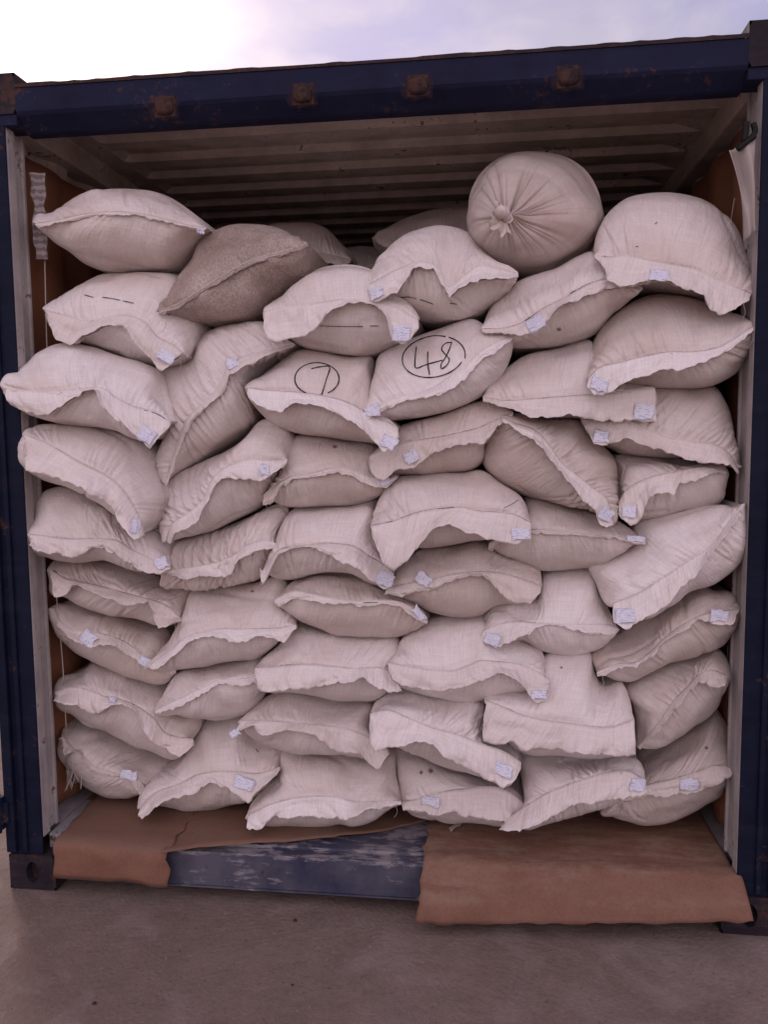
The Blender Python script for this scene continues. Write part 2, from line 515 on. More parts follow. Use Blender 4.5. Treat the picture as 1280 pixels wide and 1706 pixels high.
t = NT('brown_stain')
uv = t.coord('UV')
ln = t.n('ShaderNodeVectorMath', operation='LENGTH'); t.l(uv, ln.inputs[0])
al = t.math('MULTIPLY', t.ramp(t.math('ADD', ln.outputs['Value'], t.math('MULTIPLY', t.noise(uv, 2.2, 4), 0.7)), [(0.55, WH), (1.25, BL)]), 0.75)
oc = t.n('ShaderNodeAttribute'); oc.attribute_type = 'OBJECT'; oc.attribute_name = 'stain_rust'
t.done(t.mix(oc.outputs['Fac'], (0.22, 0.145, 0.115), (0.075, 0.042, 0.038)), 0.8, 0.1)
t.l(al, t.b.inputs['Alpha']); M['stain'] = t.m

# ================================================================== setting
g = MB().box(-300, 300, -300, 300, -0.203, -0.003)
ground = g.build('ground', M['ground'])
tag(ground, 'dusty grey concrete yard in front of the container', 'ground', kind='structure')

# ================================================================== container
H = 2.591
box = empty('shipping_container', (0, 0, 0), 'open navy blue shipping container packed full of white sacks', 'container')

def casting(x0, x1, y0, y1, z0, z1):
    """steel corner casting: a block whose front face has an oval hole with a wall and a bottom"""
    m = MB()
    cx, cz = (x0 + x1) / 2, (z0 + z1) / 2
    n = 32
    A = [2 * math.pi * (k + .5) / n for k in range(n)]
    hx, hz = (x1 - x0) / 2, (z1 - z0) / 2
    rect, oval = [], []
    for a in A:
        c, s = math.cos(a), math.sin(a)
        k = min(hx / max(abs(c), 1e-6), hz / max(abs(s), 1e-6))
        rect.append((cx + c * k, cz + s * k))
        oval.append((cx + 0.022 * c * 1.0, cz + 0.036 * s))
    V = [(x, y0, z) for x, z in rect] + [(x, y0, z) for x, z in oval] + [(x, y0 + 0.03, z) for x, z in oval]
    F = []
    for k in range(n):
        j = (k + 1) % n
        F += [(k, j, n + j, n + k), (n + k, n + j, 2 * n + j, 2 * n + k)]
    F.append(tuple(2 * n + k for k in range(n)))
    m.add(V, F)
    e = 0.004
    m.add([(x0, y0, z0), (x1, y0, z0), (x1, y0, z1), (x0, y0, z1), (x0, y1, z0), (x1, y1, z0), (x1, y1, z1), (x0, y1, z1)],
          [(0, 4, 5, 1), (1, 5, 6, 2), (2, 6, 7, 3), (3, 7, 4, 0), (4, 7, 6, 5)])
    return m

for sx in (-1, 1):
    xs = sorted((sx * 1.219, sx * 1.057))
    for z0, z1 in ((0.0, 0.118), (H - 0.118, H)):
        casting(xs[0], xs[1], 0.0, 0.17, z0, z1).build('corner_casting', M['casting'], box)
    # corner post: navy front plate with a raised outer bar, grey stepped return towards the load
    xo, xi = sx * 1.219, sx * 1.1005
    p = MB()
    a, b = sorted((xo, xi)); p.box(a, b, 0.006, 0.014, 0.1185, H - 0.1185)
    a, b = sorted((sx * 1.2185, sx * 1.186)); p.box(a, b, -0.012, 0.006, 0.13, H - 0.13)
    a, b = sorted((sx * 1.166, sx * 1.150)); p.box(a, b, -0.004, 0.006, 0.13, H - 0.13)
    a, b = sorted((sx * 1.2185, sx * 1.18)); p.box(a, b, 0.014, 0.16, 0.1185, H - 0.1185)
    post = p.build('corner_post', M['post_blue'], box, bevel=0.003)
    q = MB()
    dep = 0.12 if sx < 0 else 0.165
    a, b = sorted((sx * 1.178, sx * 1.100)); q.box(a, b, 0.0145, 0.058, 0.174, 2.47)
    a, b = sorted((sx * 1.178, sx * 1.113)); q.box(a, b, 0.0585, dep, 0.174, 2.47)
    a, b = sorted((sx * 1.178, sx * 1.106)); q.box(a, b, dep - 0.014, dep + 0.003, 0.174, 2.468)
    q.build('door_jamb', M['grey'], post, bevel=0.004)
    h = MB()
    hx = sx * 1.236
    h.cyl((hx, -0.02, 0.215), (hx, -0.02, 0.325), 0.021)
    a, b = sorted((sx * 1.262, sx * 1.20)); h.box(a, b, -0.022, 0.0, 0.235, 0.305)
    h.cyl((hx, -0.02, 0.20), (hx, -0.02, 0.345), 0.010)
    h.build('hinge', M['post_blue'], post, bevel=0.003)
    # side structure
    a, b = sorted((sx * 1.125, sx * 1.217)); r = MB().box(a, b, 0.10, 5.95, 2.475, 2.588)
    r.build('roof_rail', M['roof'], box, bevel=0.006)
    ys = []
    y = 0.17
    prof = []
    while y < 5.9:
        prof += [(y, 0), (y + 0.075, 0), (y + 0.143, 1), (y + 0.213, 1)]
        y += 0.278
    P = np.array([[(sx * (1.214 - 0.036 * (1 - k)), yy, z) for yy, k in prof] for z in (0.13, 2.476)])
    MB().grid(P).build('side_wall', M['roof'], box, solid=0.002)
    a, b = sorted((sx * 1.219, sx * 1.15)); MB().box(a, b, 0.175, 5.95, 0.0, 0.13).build('bottom_rail', M['post_blue'], box)

prof_h = [(0.0, 2.546), (0.0, 2.478), (0.006, 2.468), (0.050, 2.434), (0.060, 2.430), (0.094, 2.430), (0.094, 2.546)]
nh = len(prof_h)
V = [(x, y, z) for x in (-1.0575, 1.0575) for y, z in prof_h]
F = [(i, (i + 1) % nh, nh + (i + 1) % nh, nh + i) for i in range(nh)] + [tuple(range(nh))[::-1], tuple(nh + i for i in range(nh))]
header = MB().add(V, F).build('header_beam', M['blue'], box)
for sx in (-1, 1):
    a, b = sorted((sx * 1.0580, sx * 1.178))
    MB().box(a, b, 0.004, 0.094, 2.440, 2.4725).build('header_end', M['blue'], header, bevel=0.003)
# rusty, slightly uneven upper edge of the roof over the header
n = 90
xs = np.linspace(-1.056, 1.056, n)
zt = 2.556 + 0.0012 * vnoise(xs * 6, xs * 0, 3) + 0.002 * (vnoise(xs * 31, xs * 0 + 3, 4) > 0.3)
P = np.stack([np.stack([xs, xs * 0 - 0.003, xs * 0 + 2.5465], -1), np.stack([xs, xs * 0 - 0.003, zt], -1),
              np.stack([xs, xs * 0 + 0.10, zt + 0.003], -1), np.stack([xs, xs * 0 + 0.10, xs * 0 + 2.5465], -1)])
MB().grid(P).build('header_edge', M['rust'], header)
for px, py in ((275, 176), (505, 155), (697, 141), (948, 126)):
    c = unproj([(px, py)], 0.0)[0]
    k = MB()
    k.box(c[0] - 0.031, c[0] + 0.031, -0.003, 0.001, c[2] - 0.034, c[2] + 0.026)
    nseg = 14
    V = []
    for i in range(7):
        a = i / 6 * math.pi / 2
        for j in range(nseg):
            b = 2 * math.pi * j / nseg
            sq = 1.0 / max(abs(math.cos(b)), abs(math.sin(b))) ** 0.45
            V.append((c[0] + 0.029 * math.cos(b) * sq * math.cos(a) ** .45, -0.003 - 0.013 * math.sin(a), c[2] - 0.006 + 0.023 * math.sin(b) * sq * math.cos(a) ** .45))
    F = [(i * nseg + j, i * nseg + (j + 1) % nseg, (i + 1) * nseg + (j + 1) % nseg, (i + 1) * nseg + j) for i in range(6) for j in range(nseg)]
    k.add(V, F)
    k.build('lock_keeper', M['keeper'], header, bevel=0.002)
    rr, aa = np.meshgrid(np.linspace(0.02, 1, 6), np.linspace(0, 2 * np.pi, 25), indexing='ij')
    sqa = 1 / np.maximum(np.abs(np.cos(aa)), np.abs(np.sin(aa))) ** .8
    Q = np.stack([c[0] + 0.075 * rr * np.cos(aa) * sqa, np.full(rr.shape, -0.0012), c[2] - 0.004 + 0.058 * rr * np.sin(aa) * sqa], -1)
    st = MB().grid(Q).build('rust_stain', M['stain'], header, uv=np.stack([rr * np.cos(aa), rr * np.sin(aa)], -1).reshape(-1, 2))
    st['stain_rust'] = 1.0

# roof sheet: pressed ribs across the container
yy0 = 0.457 - 2 * 0.209 + 0.06
prof = [(0.095, 2.56)]
y = yy0
while y < 5.9:
    prof += [(y - 0.012, 2.586), (y, 2.559), (y + 0.075, 2.559), (y + 0.095, 2.586)]
    y += 0.209
prof.append((5.95, 2.586))
prof = [p for p in prof if p[0] >= 0.095]
xs = [-1.125, -1.04, -1.015, 1.0, 1.025, 1.125]
P = np.array([[(x, yy, 2.5595 if abs(x) > 1.03 else zz) for x in xs] for yy, zz in prof])
MB().grid(P).build('roof_sheet', M['roof'], box, solid=0.002)
MB().box(-1.21, 1.21, 5.95, 5.99, 0.0, 2.58).build('end_wall', M['roof'], box)
MB().box(-1.165, 1.165, 0.30, 5.94, 0.120, 0.1715).build('floor_boards', M['wood'], box)

# threshold: scraped navy beam, grey dusty step plate above the castings
sl = MB().box(-1.054, 1.054, 0.0, 0.045, 0.050, 0.163)
sl.box(-1.054, 1.054, -0.005, 0.006, 0.044, 0.0496)
sill = sl.build('door_sill', M['sill_blue'], box, bevel=0.004)
MB().box(-0.90, 1.10, 0.0455, 0.2995, 0.1225, 0.1725).build('step_plate', M['sill_blue'], sill, bevel=0.004)
for sx in (-1, 1):
    a, b = sorted((sx * 1.1005, sx * 1.176))
    MB().box(a, b, 0.13 if sx < 0 else 0.19, 0.62, 0.1225, 0.1738).build('step_plate', M['dusty_sill'], sill)
MB().box(-1.10, -0.9005, 0.0455, 0.2995, 0.1225, 0.1735).build('step_plate', M['dusty_sill'], sill, bevel=0.004)
# ================================================================== brown paper lining
for sx, nm in ((-1, 'left'), (1, 'right')):
    y = np.linspace(0.20, 3.2, 120)
    z = np.linspace(0.178, 2.43, 40)
    Y, Z = np.meshgrid(y, z, indexing='ij')
    k = np.clip(np.sin(2 * np.pi * (Y - 0.17) / 0.278) * 1.6, -1, 1)
    X = sx * ((1.166 if sx < 0 else 1.150) + 0.008 * k + 0.006 * vnoise(Y * 5, Z * 3, 77 + sx))
    P = np.stack([X, Y, Z], -1)
    o = MB().grid(P).build('kraft_lining', M['kraft_wall'], None, smooth=True, solid=0.002, loc=(sx * 1.17, 0.2, 0.178))
    tag(o, ('brown kraft paper sheet lining the left wall behind the sacks' if sx < 0 else 'brown kraft paper sheet lining the right wall behind the sacks'), 'paper lining')

# floor paper, right: covers the floor, bends over the threshold and hangs down
na, nb = 90, 46
a = np.linspace(0, 1, na)
pr = np.array([(.46, .1785), (.30, .1790), (.15, .1795), (.06, .180), (.012, .1815), (-.012, .172), (-.045, .136), (-.078, .088), (-.105, .034)])
prs = spline(pr, nb)
P = np.zeros((na, nb, 3))
for i in range(na):
    drop = 1 - 0.33 * a[i] ** 1.3
    for j in range(nb):
        yy, zz = prs[j]
        if yy < 0.02:
            zz = .180 - (.180 - zz) * drop
            yy = yy * (1 - 0.35 * a[i])
        h = max(0.0, min(1.0, (0.06 - yy) / 0.15))
        xl = 0.165 + 0.012 * float(vnoise(np.array(j * .25), np.array(2.), 5)) + 0.006 * float(vnoise(np.array(j * .9), np.array(5.), 6)) - 0.012 * h
        xr = 1.098 + 0.035 * h
        P[i, j] = (xl + (xr - xl) * a[i], yy, zz)
nn = vnoise(P[..., 0] * 4, P[..., 1] * 9 + P[..., 2] * 9, 11)
hang = np.clip((0.05 - P[..., 1]) / 0.1, 0, 1)
P[..., 2] += 0.0018 * (1 - hang) * (nn + 1) * 0.8
P[..., 1] -= hang * 0.012 * nn + hang * 0.005 * vnoise(P[..., 0] * 22, P[..., 2] * 12, 12)
P[..., 2][:, -1] += 0.0035 * vnoise(P[:, -1, 0] * 25, P[:, -1, 0] * 0, 13)
o = MB().grid(P).build('kraft_sheet', M['kraft'], None, smooth=True, solid=0.0008, loc=(0.63, 0.2, 0.178))
tag(o, 'brown kraft paper sheet bent down over the right half of the container threshold', 'paper sheet')

# floor paper, left: short overhang at the left corner, then a torn diagonal front edge
m = MB()
nA, nB = 40, 34
left_f = unproj_z([(97, 1400)], .178)[0]
left_b = unproj_z([(152, 1312)], .178)[0]
sl_ = (left_b[0] - left_f[0]) / (left_b[1] - left_f[1])
xe = unproj([(287, 1425)], 0.0)[0][0]
a = np.linspace(0, 1, nA)
pr = np.array([(.46, .1775), (.25, .178), (.08, .179), (.015, .181), (-.012, .172), (-.024, .140), (-.028, .100), (-.026, .066)])
prs = spline(pr, nB)
P = np.zeros((nA, nB, 3))
for i in range(nA):
    for j in range(nB):
        yy, zz = prs[j]
        xl = -1.045 - 0.07 * max(yy, 0.0) + 0.004 * math.sin(j * .9)
        P[i, j] = (xl + (xe + 0.006 * math.sin(j * 1.3) - xl) * a[i], yy, zz)
hang = np.clip((0.03 - P[..., 1]) / 0.05, 0, 1)
nn = vnoise(P[..., 0] * 6 + P[..., 2] * 6, P[..., 2] * 16 - P[..., 0] * 5, 21)
P[..., 1] -= hang * (0.010 + 0.014 * nn)
P[..., 2] += (1 - hang) * 0.0025 * (nn + 1)
P[..., 2] += hang * 0.010 * vnoise(P[..., 0] * 9, P[..., 0] * 0, 22) * np.clip((.14 - P[..., 2]) / .06, 0, 1)
m.grid(P)
fe = unproj_z(spline([(266, 1425), (300, 1419), (340, 1413), (420, 1408), (500, 1404), (570, 1395), (640, 1385), (708, 1370)], 80), .1785)
P = np.zeros((80, 14, 3))
for i in range(80):
    b = np.linspace(0, 1, 14)
    P[i, :, 0] = fe[i, 0]
    P[i, :, 1] = 0.46 + (fe[i, 1] + 0.004 * float(vnoise(np.array(i * .35), np.array(1.), 31)) - 0.46) * b
    P[i, :, 2] = 0.1782
P[..., 2] += 0.0025 * (vnoise(P[..., 0] * 6, P[..., 1] * 16, 32) + 1) + 0.003 * np.linspace(0, 1, 14)[None] ** 6
m.grid(P)
o = m.build('kraft_sheet', M['kraft_dusty'], None, smooth=True, solid=0.0008, loc=(-0.6, 0.2, 0.178))
tag(o, 'dusty kraft paper sheet with a torn diagonal front edge on the left floor', 'paper sheet')

# ================================================================== small things in the doorway
def strip(px_path, y, w, mat, name, label, cat, nv=8, rip=0.006, seed=1):
    c = unproj(spline(px_path, 40), y)
    P = np.zeros((40, nv, 3))
    for j in range(nv):
        f = j / (nv - 1) - .5
        P[:, j] = c
        P[:, j, 0] += f * w * (0.9 + 0.25 * vnoise(np.arange(40) * .2, np.zeros(40) + 1, seed))
        P[:, j, 1] += rip * vnoise(np.arange(40) * .22, np.zeros(40) + j * .8, seed + 1) + 0.012 * f
    o = MB().grid(P).build(name, mat, None, smooth=True, solid=0.0015, loc=tuple(c[0]))
    return tag(o, label, cat)

strip([(62, 288), (64, 330), (66, 380), (69, 432)], 0.105, 0.045, M['band'], 'woven_band',
      'white woven band with dark print hanging inside the left door jamb', 'band', seed=5)
# white sheet on a black strap, upper right
ty = 0.004
top = unproj([(1216, 250), (1258, 229)], ty)
bot = unproj([(1241, 401), (1260, 384)], ty)
P = np.zeros((12, 30, 3))
for i in range(12):
    f = i / 11
    for j in range(30):
        s = j / 29
        A = top[0] * (1 - f) + top[1] * f
        B = bot[0] * (1 - f) + bot[1] * f
        P[i, j] = A * (1 - s) + B * s
        P[i, j, 1] += 0.012 * math.sin(f * 5 + s * 3) + 0.01 * math.sin(f * 9 - s * 4)
        P[i, j, 0] += (1 - f) * 0.012 * math.sin(s * 3.1)
o = MB().grid(P).build('cloth_sheet', M['cloth'], None, smooth=True, solid=0.002, loc=tuple(top[0]))
tag(o, 'white cloth sheet hanging from the black strap inside the right jamb', 'cloth')
k = MB()
k.tube(unproj(spline([(1244, 203), (1243, 222), (1240, 236)], 8), ty - .01), 0.009)
k.tube(unproj(spline([(1256, 205), (1259, 220), (1252, 230)], 8), ty - .01), 0.008)
k.tube(unproj(spline([(1230, 249), (1243, 238), (1259, 226)], 10), ty - .012), 0.008)
o = k.build('strap', M['black'], None, smooth=True, loc=tuple(unproj([(1244, 210)], ty)[0]))
tag(o, 'black strap tied at the top of the right door jamb', 'strap')
for path, yc, lab in (([(74, 432), (76, 520), (78, 585)], .13, 'thin pale string below the printed band inside the left jamb'),
                      ([(93, 985), (96, 1020), (100, 1060), (105, 1120), (108, 1180), (110, 1215)], .16, 'thin pale string hanging down the lower left jamb beside the sacks'),
                      ([(1213, 1075), (1214, 1130), (1216, 1190)], .26, 'thin pale string low on the right wall beside the leaning sack'),
                      ([(1225, 330), (1220, 360), (1217, 392)], .26, 'thin pale string behind the hanging white cloth at upper right')):
    k = MB()
    k.tube(unproj(spline(path, 24), yc), 0.0021, 5)
    o = k.build('cord', M['string'], None, smooth=True, loc=tuple(unproj([path[0]], yc)[0]))
    tag(o, lab, 'string')
rng = np.random.RandomState(8)
k = MB()
for q in range(4):
    pts = [(122 + rng.uniform(-13, 16), 1292 + rng.uniform(-30, 24)) for _ in range(7)]
    k.tube(unproj(spline(pts, 40), .20 + 0.02 * q), 0.0022, 5)
k.tube(unproj(spline([(124, 1262), (121, 1285), (116, 1300), (108, 1318)], 20), .2), 0.003, 5)
o = k.build('string_tangle', M['string'], None, smooth=True, loc=tuple(unproj([(122, 1300)], .2)[0]))
tag(o, 'tangle of pale string at the foot of the left door jamb', 'string')
c = unproj_z([(748, 1380), (776, 1367), (766, 1377), (752, 1386)], .184)
P = np.array([[c[0], c[1]], [c[3], c[2]]])
P = np.array([[P[0, 0] * (1 - f) + P[0, 1] * f for f in np.linspace(0, 1, 6)], [P[1, 0] * (1 - f) + P[1, 1] * f for f in np.linspace(0, 1, 6)]])
P[..., 2] += 0.006 * np.sin(np.linspace(0, 3, 6))[None]
o = MB().grid(P).build('cloth_scrap', M['cloth'], None, solid=0.0015, loc=tuple(c[0]))
tag(o, 'small torn white scrap lying on the brown paper', 'scrap')

rng = np.random.RandomState(3)
for q, (px, py, r) in enumerate(((492, 1533, .005), (157, 1671, .0045), (487, 1640, .003))):
    c = unproj_z([(px, py)], 0.0)[0]
    V, F = [], []
    for i in range(7):
        for j in range(9):
            a, b = math.pi * i / 6, 2 * math.pi * j / 9
            rr = r * (1 + 0.25 * rng.uniform(-1, 1))
            V.append((c[0] + 1.3 * rr * math.sin(a) * math.cos(b), c[1] + rr * math.sin(a) * math.sin(b), r * 0.5 - .003 + 0.7 * rr * math.cos(a)))
    F = [(i * 9 + j, i * 9 + (j + 1) % 9, (i + 1) * 9 + (j + 1) % 9, (i + 1) * 9 + j) for i in range(6) for j in range(9)]
    o = link_mesh('pebble', V, F, M['rust'], None, smooth=True, loc=tuple(c))
    tag(o, 'tiny dark pebble lying on the dusty concrete yard', 'pebble', 'pebbles on the yard')

# ================================================================== sacks
# Each sack: outline (upper and lower edge), stitched seam, free edge of the mouth cloth, printed tags.
# Points are read off the photo and laid at the sack's own distance (y0) with its own depth, thickness and length.
S = {}
def P_(s):
    return [tuple(float(v) for v in q.split(',')) for q in s.split()]
def sk(key, label, y0, top, bot, seam, flap=None, tags=(), mat='sack', D=0.17, L=0.82, pleat=1.0, pen=(), fwd=0.03, thread=1):
    S[key] = dict(label=label, y0=y0, top=P_(top), bot=P_(bot), seam=P_(seam), flap=P_(flap) if flap else None, tags=tags,
                  mat=mat, D=D, L=L, pleat=pleat, pen=[P_(p) for p in pen], fwd=fwd, thread=thread)

def ell(cx, cy, rx, ry, rot, a0, a1, n=26):
    o = []
    for i in range(n):
        a = R_(a0 + (a1 - a0) * i / (n - 1))
        x, y = rx * math.cos(a), ry * math.sin(a)
        r = R_(rot)
        o.append('%.1f,%.1f' % (cx + x * math.cos(r) - y * math.sin(r), cy + x * math.sin(r) + y * math.cos(r)))
    return ' '.join(o)

G = 'white sacks stacked in the container'
# ---- top layer
sk('A1', 'plump lens shaped sack with a dark arched seam, highest on the left', .05,
   '59,373 74,359 95,351 118,336 152,321 190,317 250,320 290,333 325,358 346,380',
   '59,373 85,395 120,422 150,444 185,453 240,451 285,446 310,425 330,400 346,380',
   '59,373 100,366 140,357 190,353 240,357 285,368 318,376 346,380', '62,378 100,371 140,362 190,357 240,361 285,372 318,381 338,388', [(334, 385, 14, 10, 10, 0)], mat='sack_warm', pleat=.25, fwd=.008)
sk('A2', 'grimy brown speckled sack tilted to the right, beside the top left sack', .06,
   '264,519 283,490 300,455 330,418 352,393 385,379 425,374 465,380 490,394 513,405',
   '264,519 300,531 345,541 375,542 420,537 440,525 455,503 485,478 508,457 514,430 513,405',
   '264,519 300,505 340,480 385,452 430,430 470,420 497,412 513,405', '268,524 300,512 340,487 385,459 430,437 470,426 497,417 513,409', mat='sack_dirty', pleat=.35, fwd=.008)
sk('A3', 'dim sack far back, peeping out behind the brown speckled sack', .80,
   '430,385 445,376 470,372 510,371 540,380 565,402 582,420 585,432', '430,385 445,430 500,456 545,452 570,444 585,432',
   '430,400 480,424 520,420 550,424 575,430 585,432', '440,420 490,436 530,436 555,440 575,441 584,436', mat='sack_warm')
sk('A4', 'dim sack far back, left of the round tied sack', .85,
   '620,396 640,382 680,362 720,350 770,346 820,352 840,380', '620,396 626,415 660,440 740,450 820,440 840,380',
   '620,396 640,410 690,415 750,412 800,405 840,390', mat='sack_warm')
sk('A5', 'darkest sack, low in the gap behind the middle of the top layer', 1.10,
   '520,432 550,418 590,411 630,413 670,425 690,440', '520,432 540,470 600,490 660,475 690,440', '520,435 560,440 610,442 650,440 690,440', mat='sack_warm')
sk('A6', 'round bulging sack end gathered with a tie, highest of all', .06,
   '780,362 783,325 800,290 830,264 865,253 905,253 945,262 978,285 998,320 1005,360', '780,362 785,400 805,430 840,446 880,452 925,446 965,428 992,400 1005,360',
   '834,366 842,365 850,364 858,362', None, [(838, 376, 20, 17, -70, 0)], pleat=0, D=.20, mat='sack_drab', thread=0)
sk('A7', 'huge swollen sack with drooping mouth, top right corner', .05,
   '990,425 993,405 1003,375 1020,350 1045,332 1085,322 1130,322 1170,332 1205,355 1230,390 1245,430 1252,465 1253,492',
   '990,425 1010,462 1040,478 1070,484 1100,488 1150,495 1180,502 1225,507 1253,492',
   '990,425 1010,428 1050,425 1080,432 1120,440 1160,448 1200,466 1235,482 1253,490',
   '990,428 1000,438 1012,455 1012,468 1030,475 1045,478 1070,472 1090,467 1110,470 1140,482 1170,490 1185,515 1200,522 1225,516 1250,499',
   [(1100, 458, 38, 20, 4, 0)], pleat=.9, D=.20, pen=['1060,411 1064,410', '1092,373 1096,370'])
# ---- second layer
sk('B1', 'white sack with a dashed pen stroke, under the top left sack', .06,
   '75,516 95,500 120,483 150,465 170,457 205,455 260,456 300,460 325,500 333,545 323,580 314,598',
   '75,516 90,545 125,563 160,578 200,593 240,606 268,612 295,608 314,598',
   '75,516 110,525 140,533 180,528 215,526 240,535 262,560 290,575 314,596',
   '76,520 88,550 95,563 115,576 126,566 150,552 175,543 205,542 218,560 228,575 250,600 268,616 285,606 303,584',
   [(277, 594, 32, 24, 32, 0)], pen=['140,491 147,493 155,495', '170,495 185,497 200,500', '204,501 214,503 222,505', '277,521 283,525'], pleat=.5)
sk('B2', 'slouching long sack with mouth running steeply down to the left', .08,
   '275,808 263,780 266,745 284,700 278,660 272,620 300,604 318,590 325,568 342,553 365,545 400,541 440,540 470,555 492,574',
   '275,808 295,788 330,771 360,751 400,726 430,701 428,668 425,645 440,615 470,592 492,574',
   '275,806 284,775 296,735 310,700 325,683 350,660 366,640 384,604 410,592 450,582 492,574',
   '278,808 290,780 302,740 320,700 338,684 356,668 374,650 382,626 402,614 430,600 460,588 490,577', [(387, 604, 22, 19, -20, 0)], pleat=2.0, fwd=.02)
sk('B3', 'sack with a straight pen line under its curled mouth, left of centre', .03,
   '440,522 444,510 475,490 505,465 530,448 565,441 600,443 630,455 660,485 685,510 697,533',
   '440,522 455,550 485,568 510,580 560,590 600,594 625,590 650,578 678,562 697,533',
   '440,520 470,512 500,510 540,503 570,499 610,500 640,507 670,517 697,533',
   '437,545 445,560 465,567 495,563 520,555 535,540 545,522 575,508 600,505 628,510 645,530 652,560 668,573 685,566 697,545',
   [(668, 556, 33, 30, 2, 0)], pen=['533,543 570,544 605,544', '617,543 631,543'], pleat=.4)
sk('B4', 'sack with a puckered mouth of two peaks, below the round tied sack', .05,
   '612,480 620,458 635,430 655,405 680,388 710,380 740,377 775,385 805,415 835,440 864,457',
   '612,480 640,500 665,512 690,530 720,537 755,538 790,530 820,510 850,485 864,457',
   '612,475 640,460 668,446 700,436 730,446 747,478 770,462 800,442 830,448 864,456',
   '618,502 640,498 662,487 675,470 690,447 720,446 738,475 750,496 765,482 800,467 840,465 864,461',
   [(628, 488, 27, 20, -20, 0)], pen=['668,496 682,495 694,498', '700,499 712,503 722,507', '750,505 762,507'], pleat=.9)
sk('B5', 'slanting sack with a tag mid mouth, below and right of the round tied sack', .05,
   '803,548 808,535 820,510 840,490 865,468 900,455 935,445 965,428 985,420 1015,445 1050,470 1068,484',
   '803,548 835,560 853,578 880,581 925,578 980,563 1000,550 1020,525 1045,505 1068,484',
   '803,548 840,547 870,537 905,514 935,499 965,482 985,472 1010,465 1040,470 1068,483',
   '803,552 840,556 865,558 890,555 912,537 935,507 960,499 990,488 1010,481 1040,478 1066,487', [(893, 539, 34, 25, -30, 0)], pleat=.5,
   pen=['875,534 893,524 912,513', '950,489 966,480 984,471'])
sk('B6', 'broad bulging sack touching the right jamb, under the huge swollen sack', .04,
   '981,637 984,605 993,568 1005,545 1030,520 1060,500 1090,491 1130,492 1175,503 1200,515 1235,528 1257,545',
   '981,637 1040,642 1090,646 1140,647 1190,640 1225,618 1245,590 1253,565 1257,545',
   '981,630 1000,612 1040,602 1080,592 1120,586 1160,586 1200,578 1230,560 1257,543',
   '980,645 990,656 1012,657 1025,646 1055,630 1085,624 1110,614 1130,618 1160,608 1200,590 1235,566 1258,549', [(999, 640, 33, 27, 15, 0)], pleat=1.1)
# ---- third layer
sk('C1', 'white sack jutting over the left jamb, mouth arched in the middle', -.04,
   '10,640 18,627 50,605 85,580 120,573 160,580 200,595 240,607 265,620 272,650 280,680 284,702',
   '10,640 40,680 100,704 150,710 200,718 235,732 262,728 284,702',
   '10,642 40,650 80,652 120,650 150,645 175,648 190,660 220,675 255,685 284,702',
   '14,665 30,680 55,688 82,692 95,682 110,670 140,652 165,650 175,680 200,703 225,726 250,748 262,735 283,708', [(244, 725, 32, 27, 36, 0)], pleat=1.3, pen=['240,683 262,690 278,700'])
sk('C2', 'sack marked with a circled number 7', .04,
   '413,650 425,635 450,615 480,592 500,581 530,582 580,592 618,594 620,620 624,660 642,690 664,713',
   '413,650 425,675 460,708 490,720 530,727 575,733 620,738 648,744 664,713',
   '413,646 440,650 480,652 520,656 560,664 590,675 615,690 640,700 664,712',
   '413,655 420,667 445,680 465,685 490,674 515,673 545,680 575,695 605,712 622,735 640,753 655,745 664,725', [(648, 738, 28, 24, 28, 0)], pleat=.35,
   pen=[ell(528, 631, 37, 27, 0, 60, -285), '519,614 534,611 549,611 543,634 536,658'])
sk('C3', 'sack marked with a circled number 48', .03,
   '606,690 616,660 622,630 632,592 660,575 695,560 740,545 790,533 815,545 835,553 857,558',
   '606,690 640,699 670,699 720,691 770,676 810,656 835,630 850,600 857,558',
   '606,686 650,666 690,656 720,647 740,634 770,614 795,592 820,574 857,557',
   '610,700 630,686 670,669 700,665 730,659 755,647 780,624 800,602 825,587 857,561', [(621, 684, 27, 22, -15, 0)], pleat=.35,
   pen=[ell(722, 594, 52, 34, -10, 30, 300), ell(724, 596, 52, 36, -10, -55, 15, 12), '694,578 692,596 693,613 708,608 722,604 737,600', '713,586 713,606 716,624',
        '753,570 742,572 736,581 742,590 749,599 744,609 736,614 735,607 742,596 749,582 753,570'])
sk('C4', 'flat sack with a wide mouth band ending in a big tag, right of number 48', .06,
   '805,662 815,645 845,615 880,592 930,580 985,567 995,590 992,628 1040,640 1092,650',
   '805,662 840,683 880,692 910,700 950,700 1000,703 1050,704 1092,700 1093,680 1092,650',
   '805,662 840,667 880,665 910,663 945,660 985,657 1020,655 1055,650 1092,646',
   '806,665 840,677 858,682 885,696 910,695 940,691 970,694 1000,700 1040,700 1094,703', [(1074, 686, 38, 30, 6, 0)], pleat=.6)
sk('C5', 'sack with a long sagging mouth band to the right wall, below the broad bulging one', .09,
   '970,700 985,690 1005,672 1030,646 1100,643 1150,645 1190,645 1205,665 1218,710 1225,745 1232,783',
   '970,700 985,735 1020,747 1040,757 1100,763 1160,767 1200,774 1232,783',
   '970,698 1010,700 1050,700 1080,715 1110,728 1150,735 1190,740 1215,755 1232,781',
   '978,712 990,738 1005,742 1025,735 1045,728 1070,740 1110,752 1150,765 1190,772 1215,773 1232,788', [(1003, 727, 28, 24, 5, 0)], mat='sack_warm', pleat=1.3)
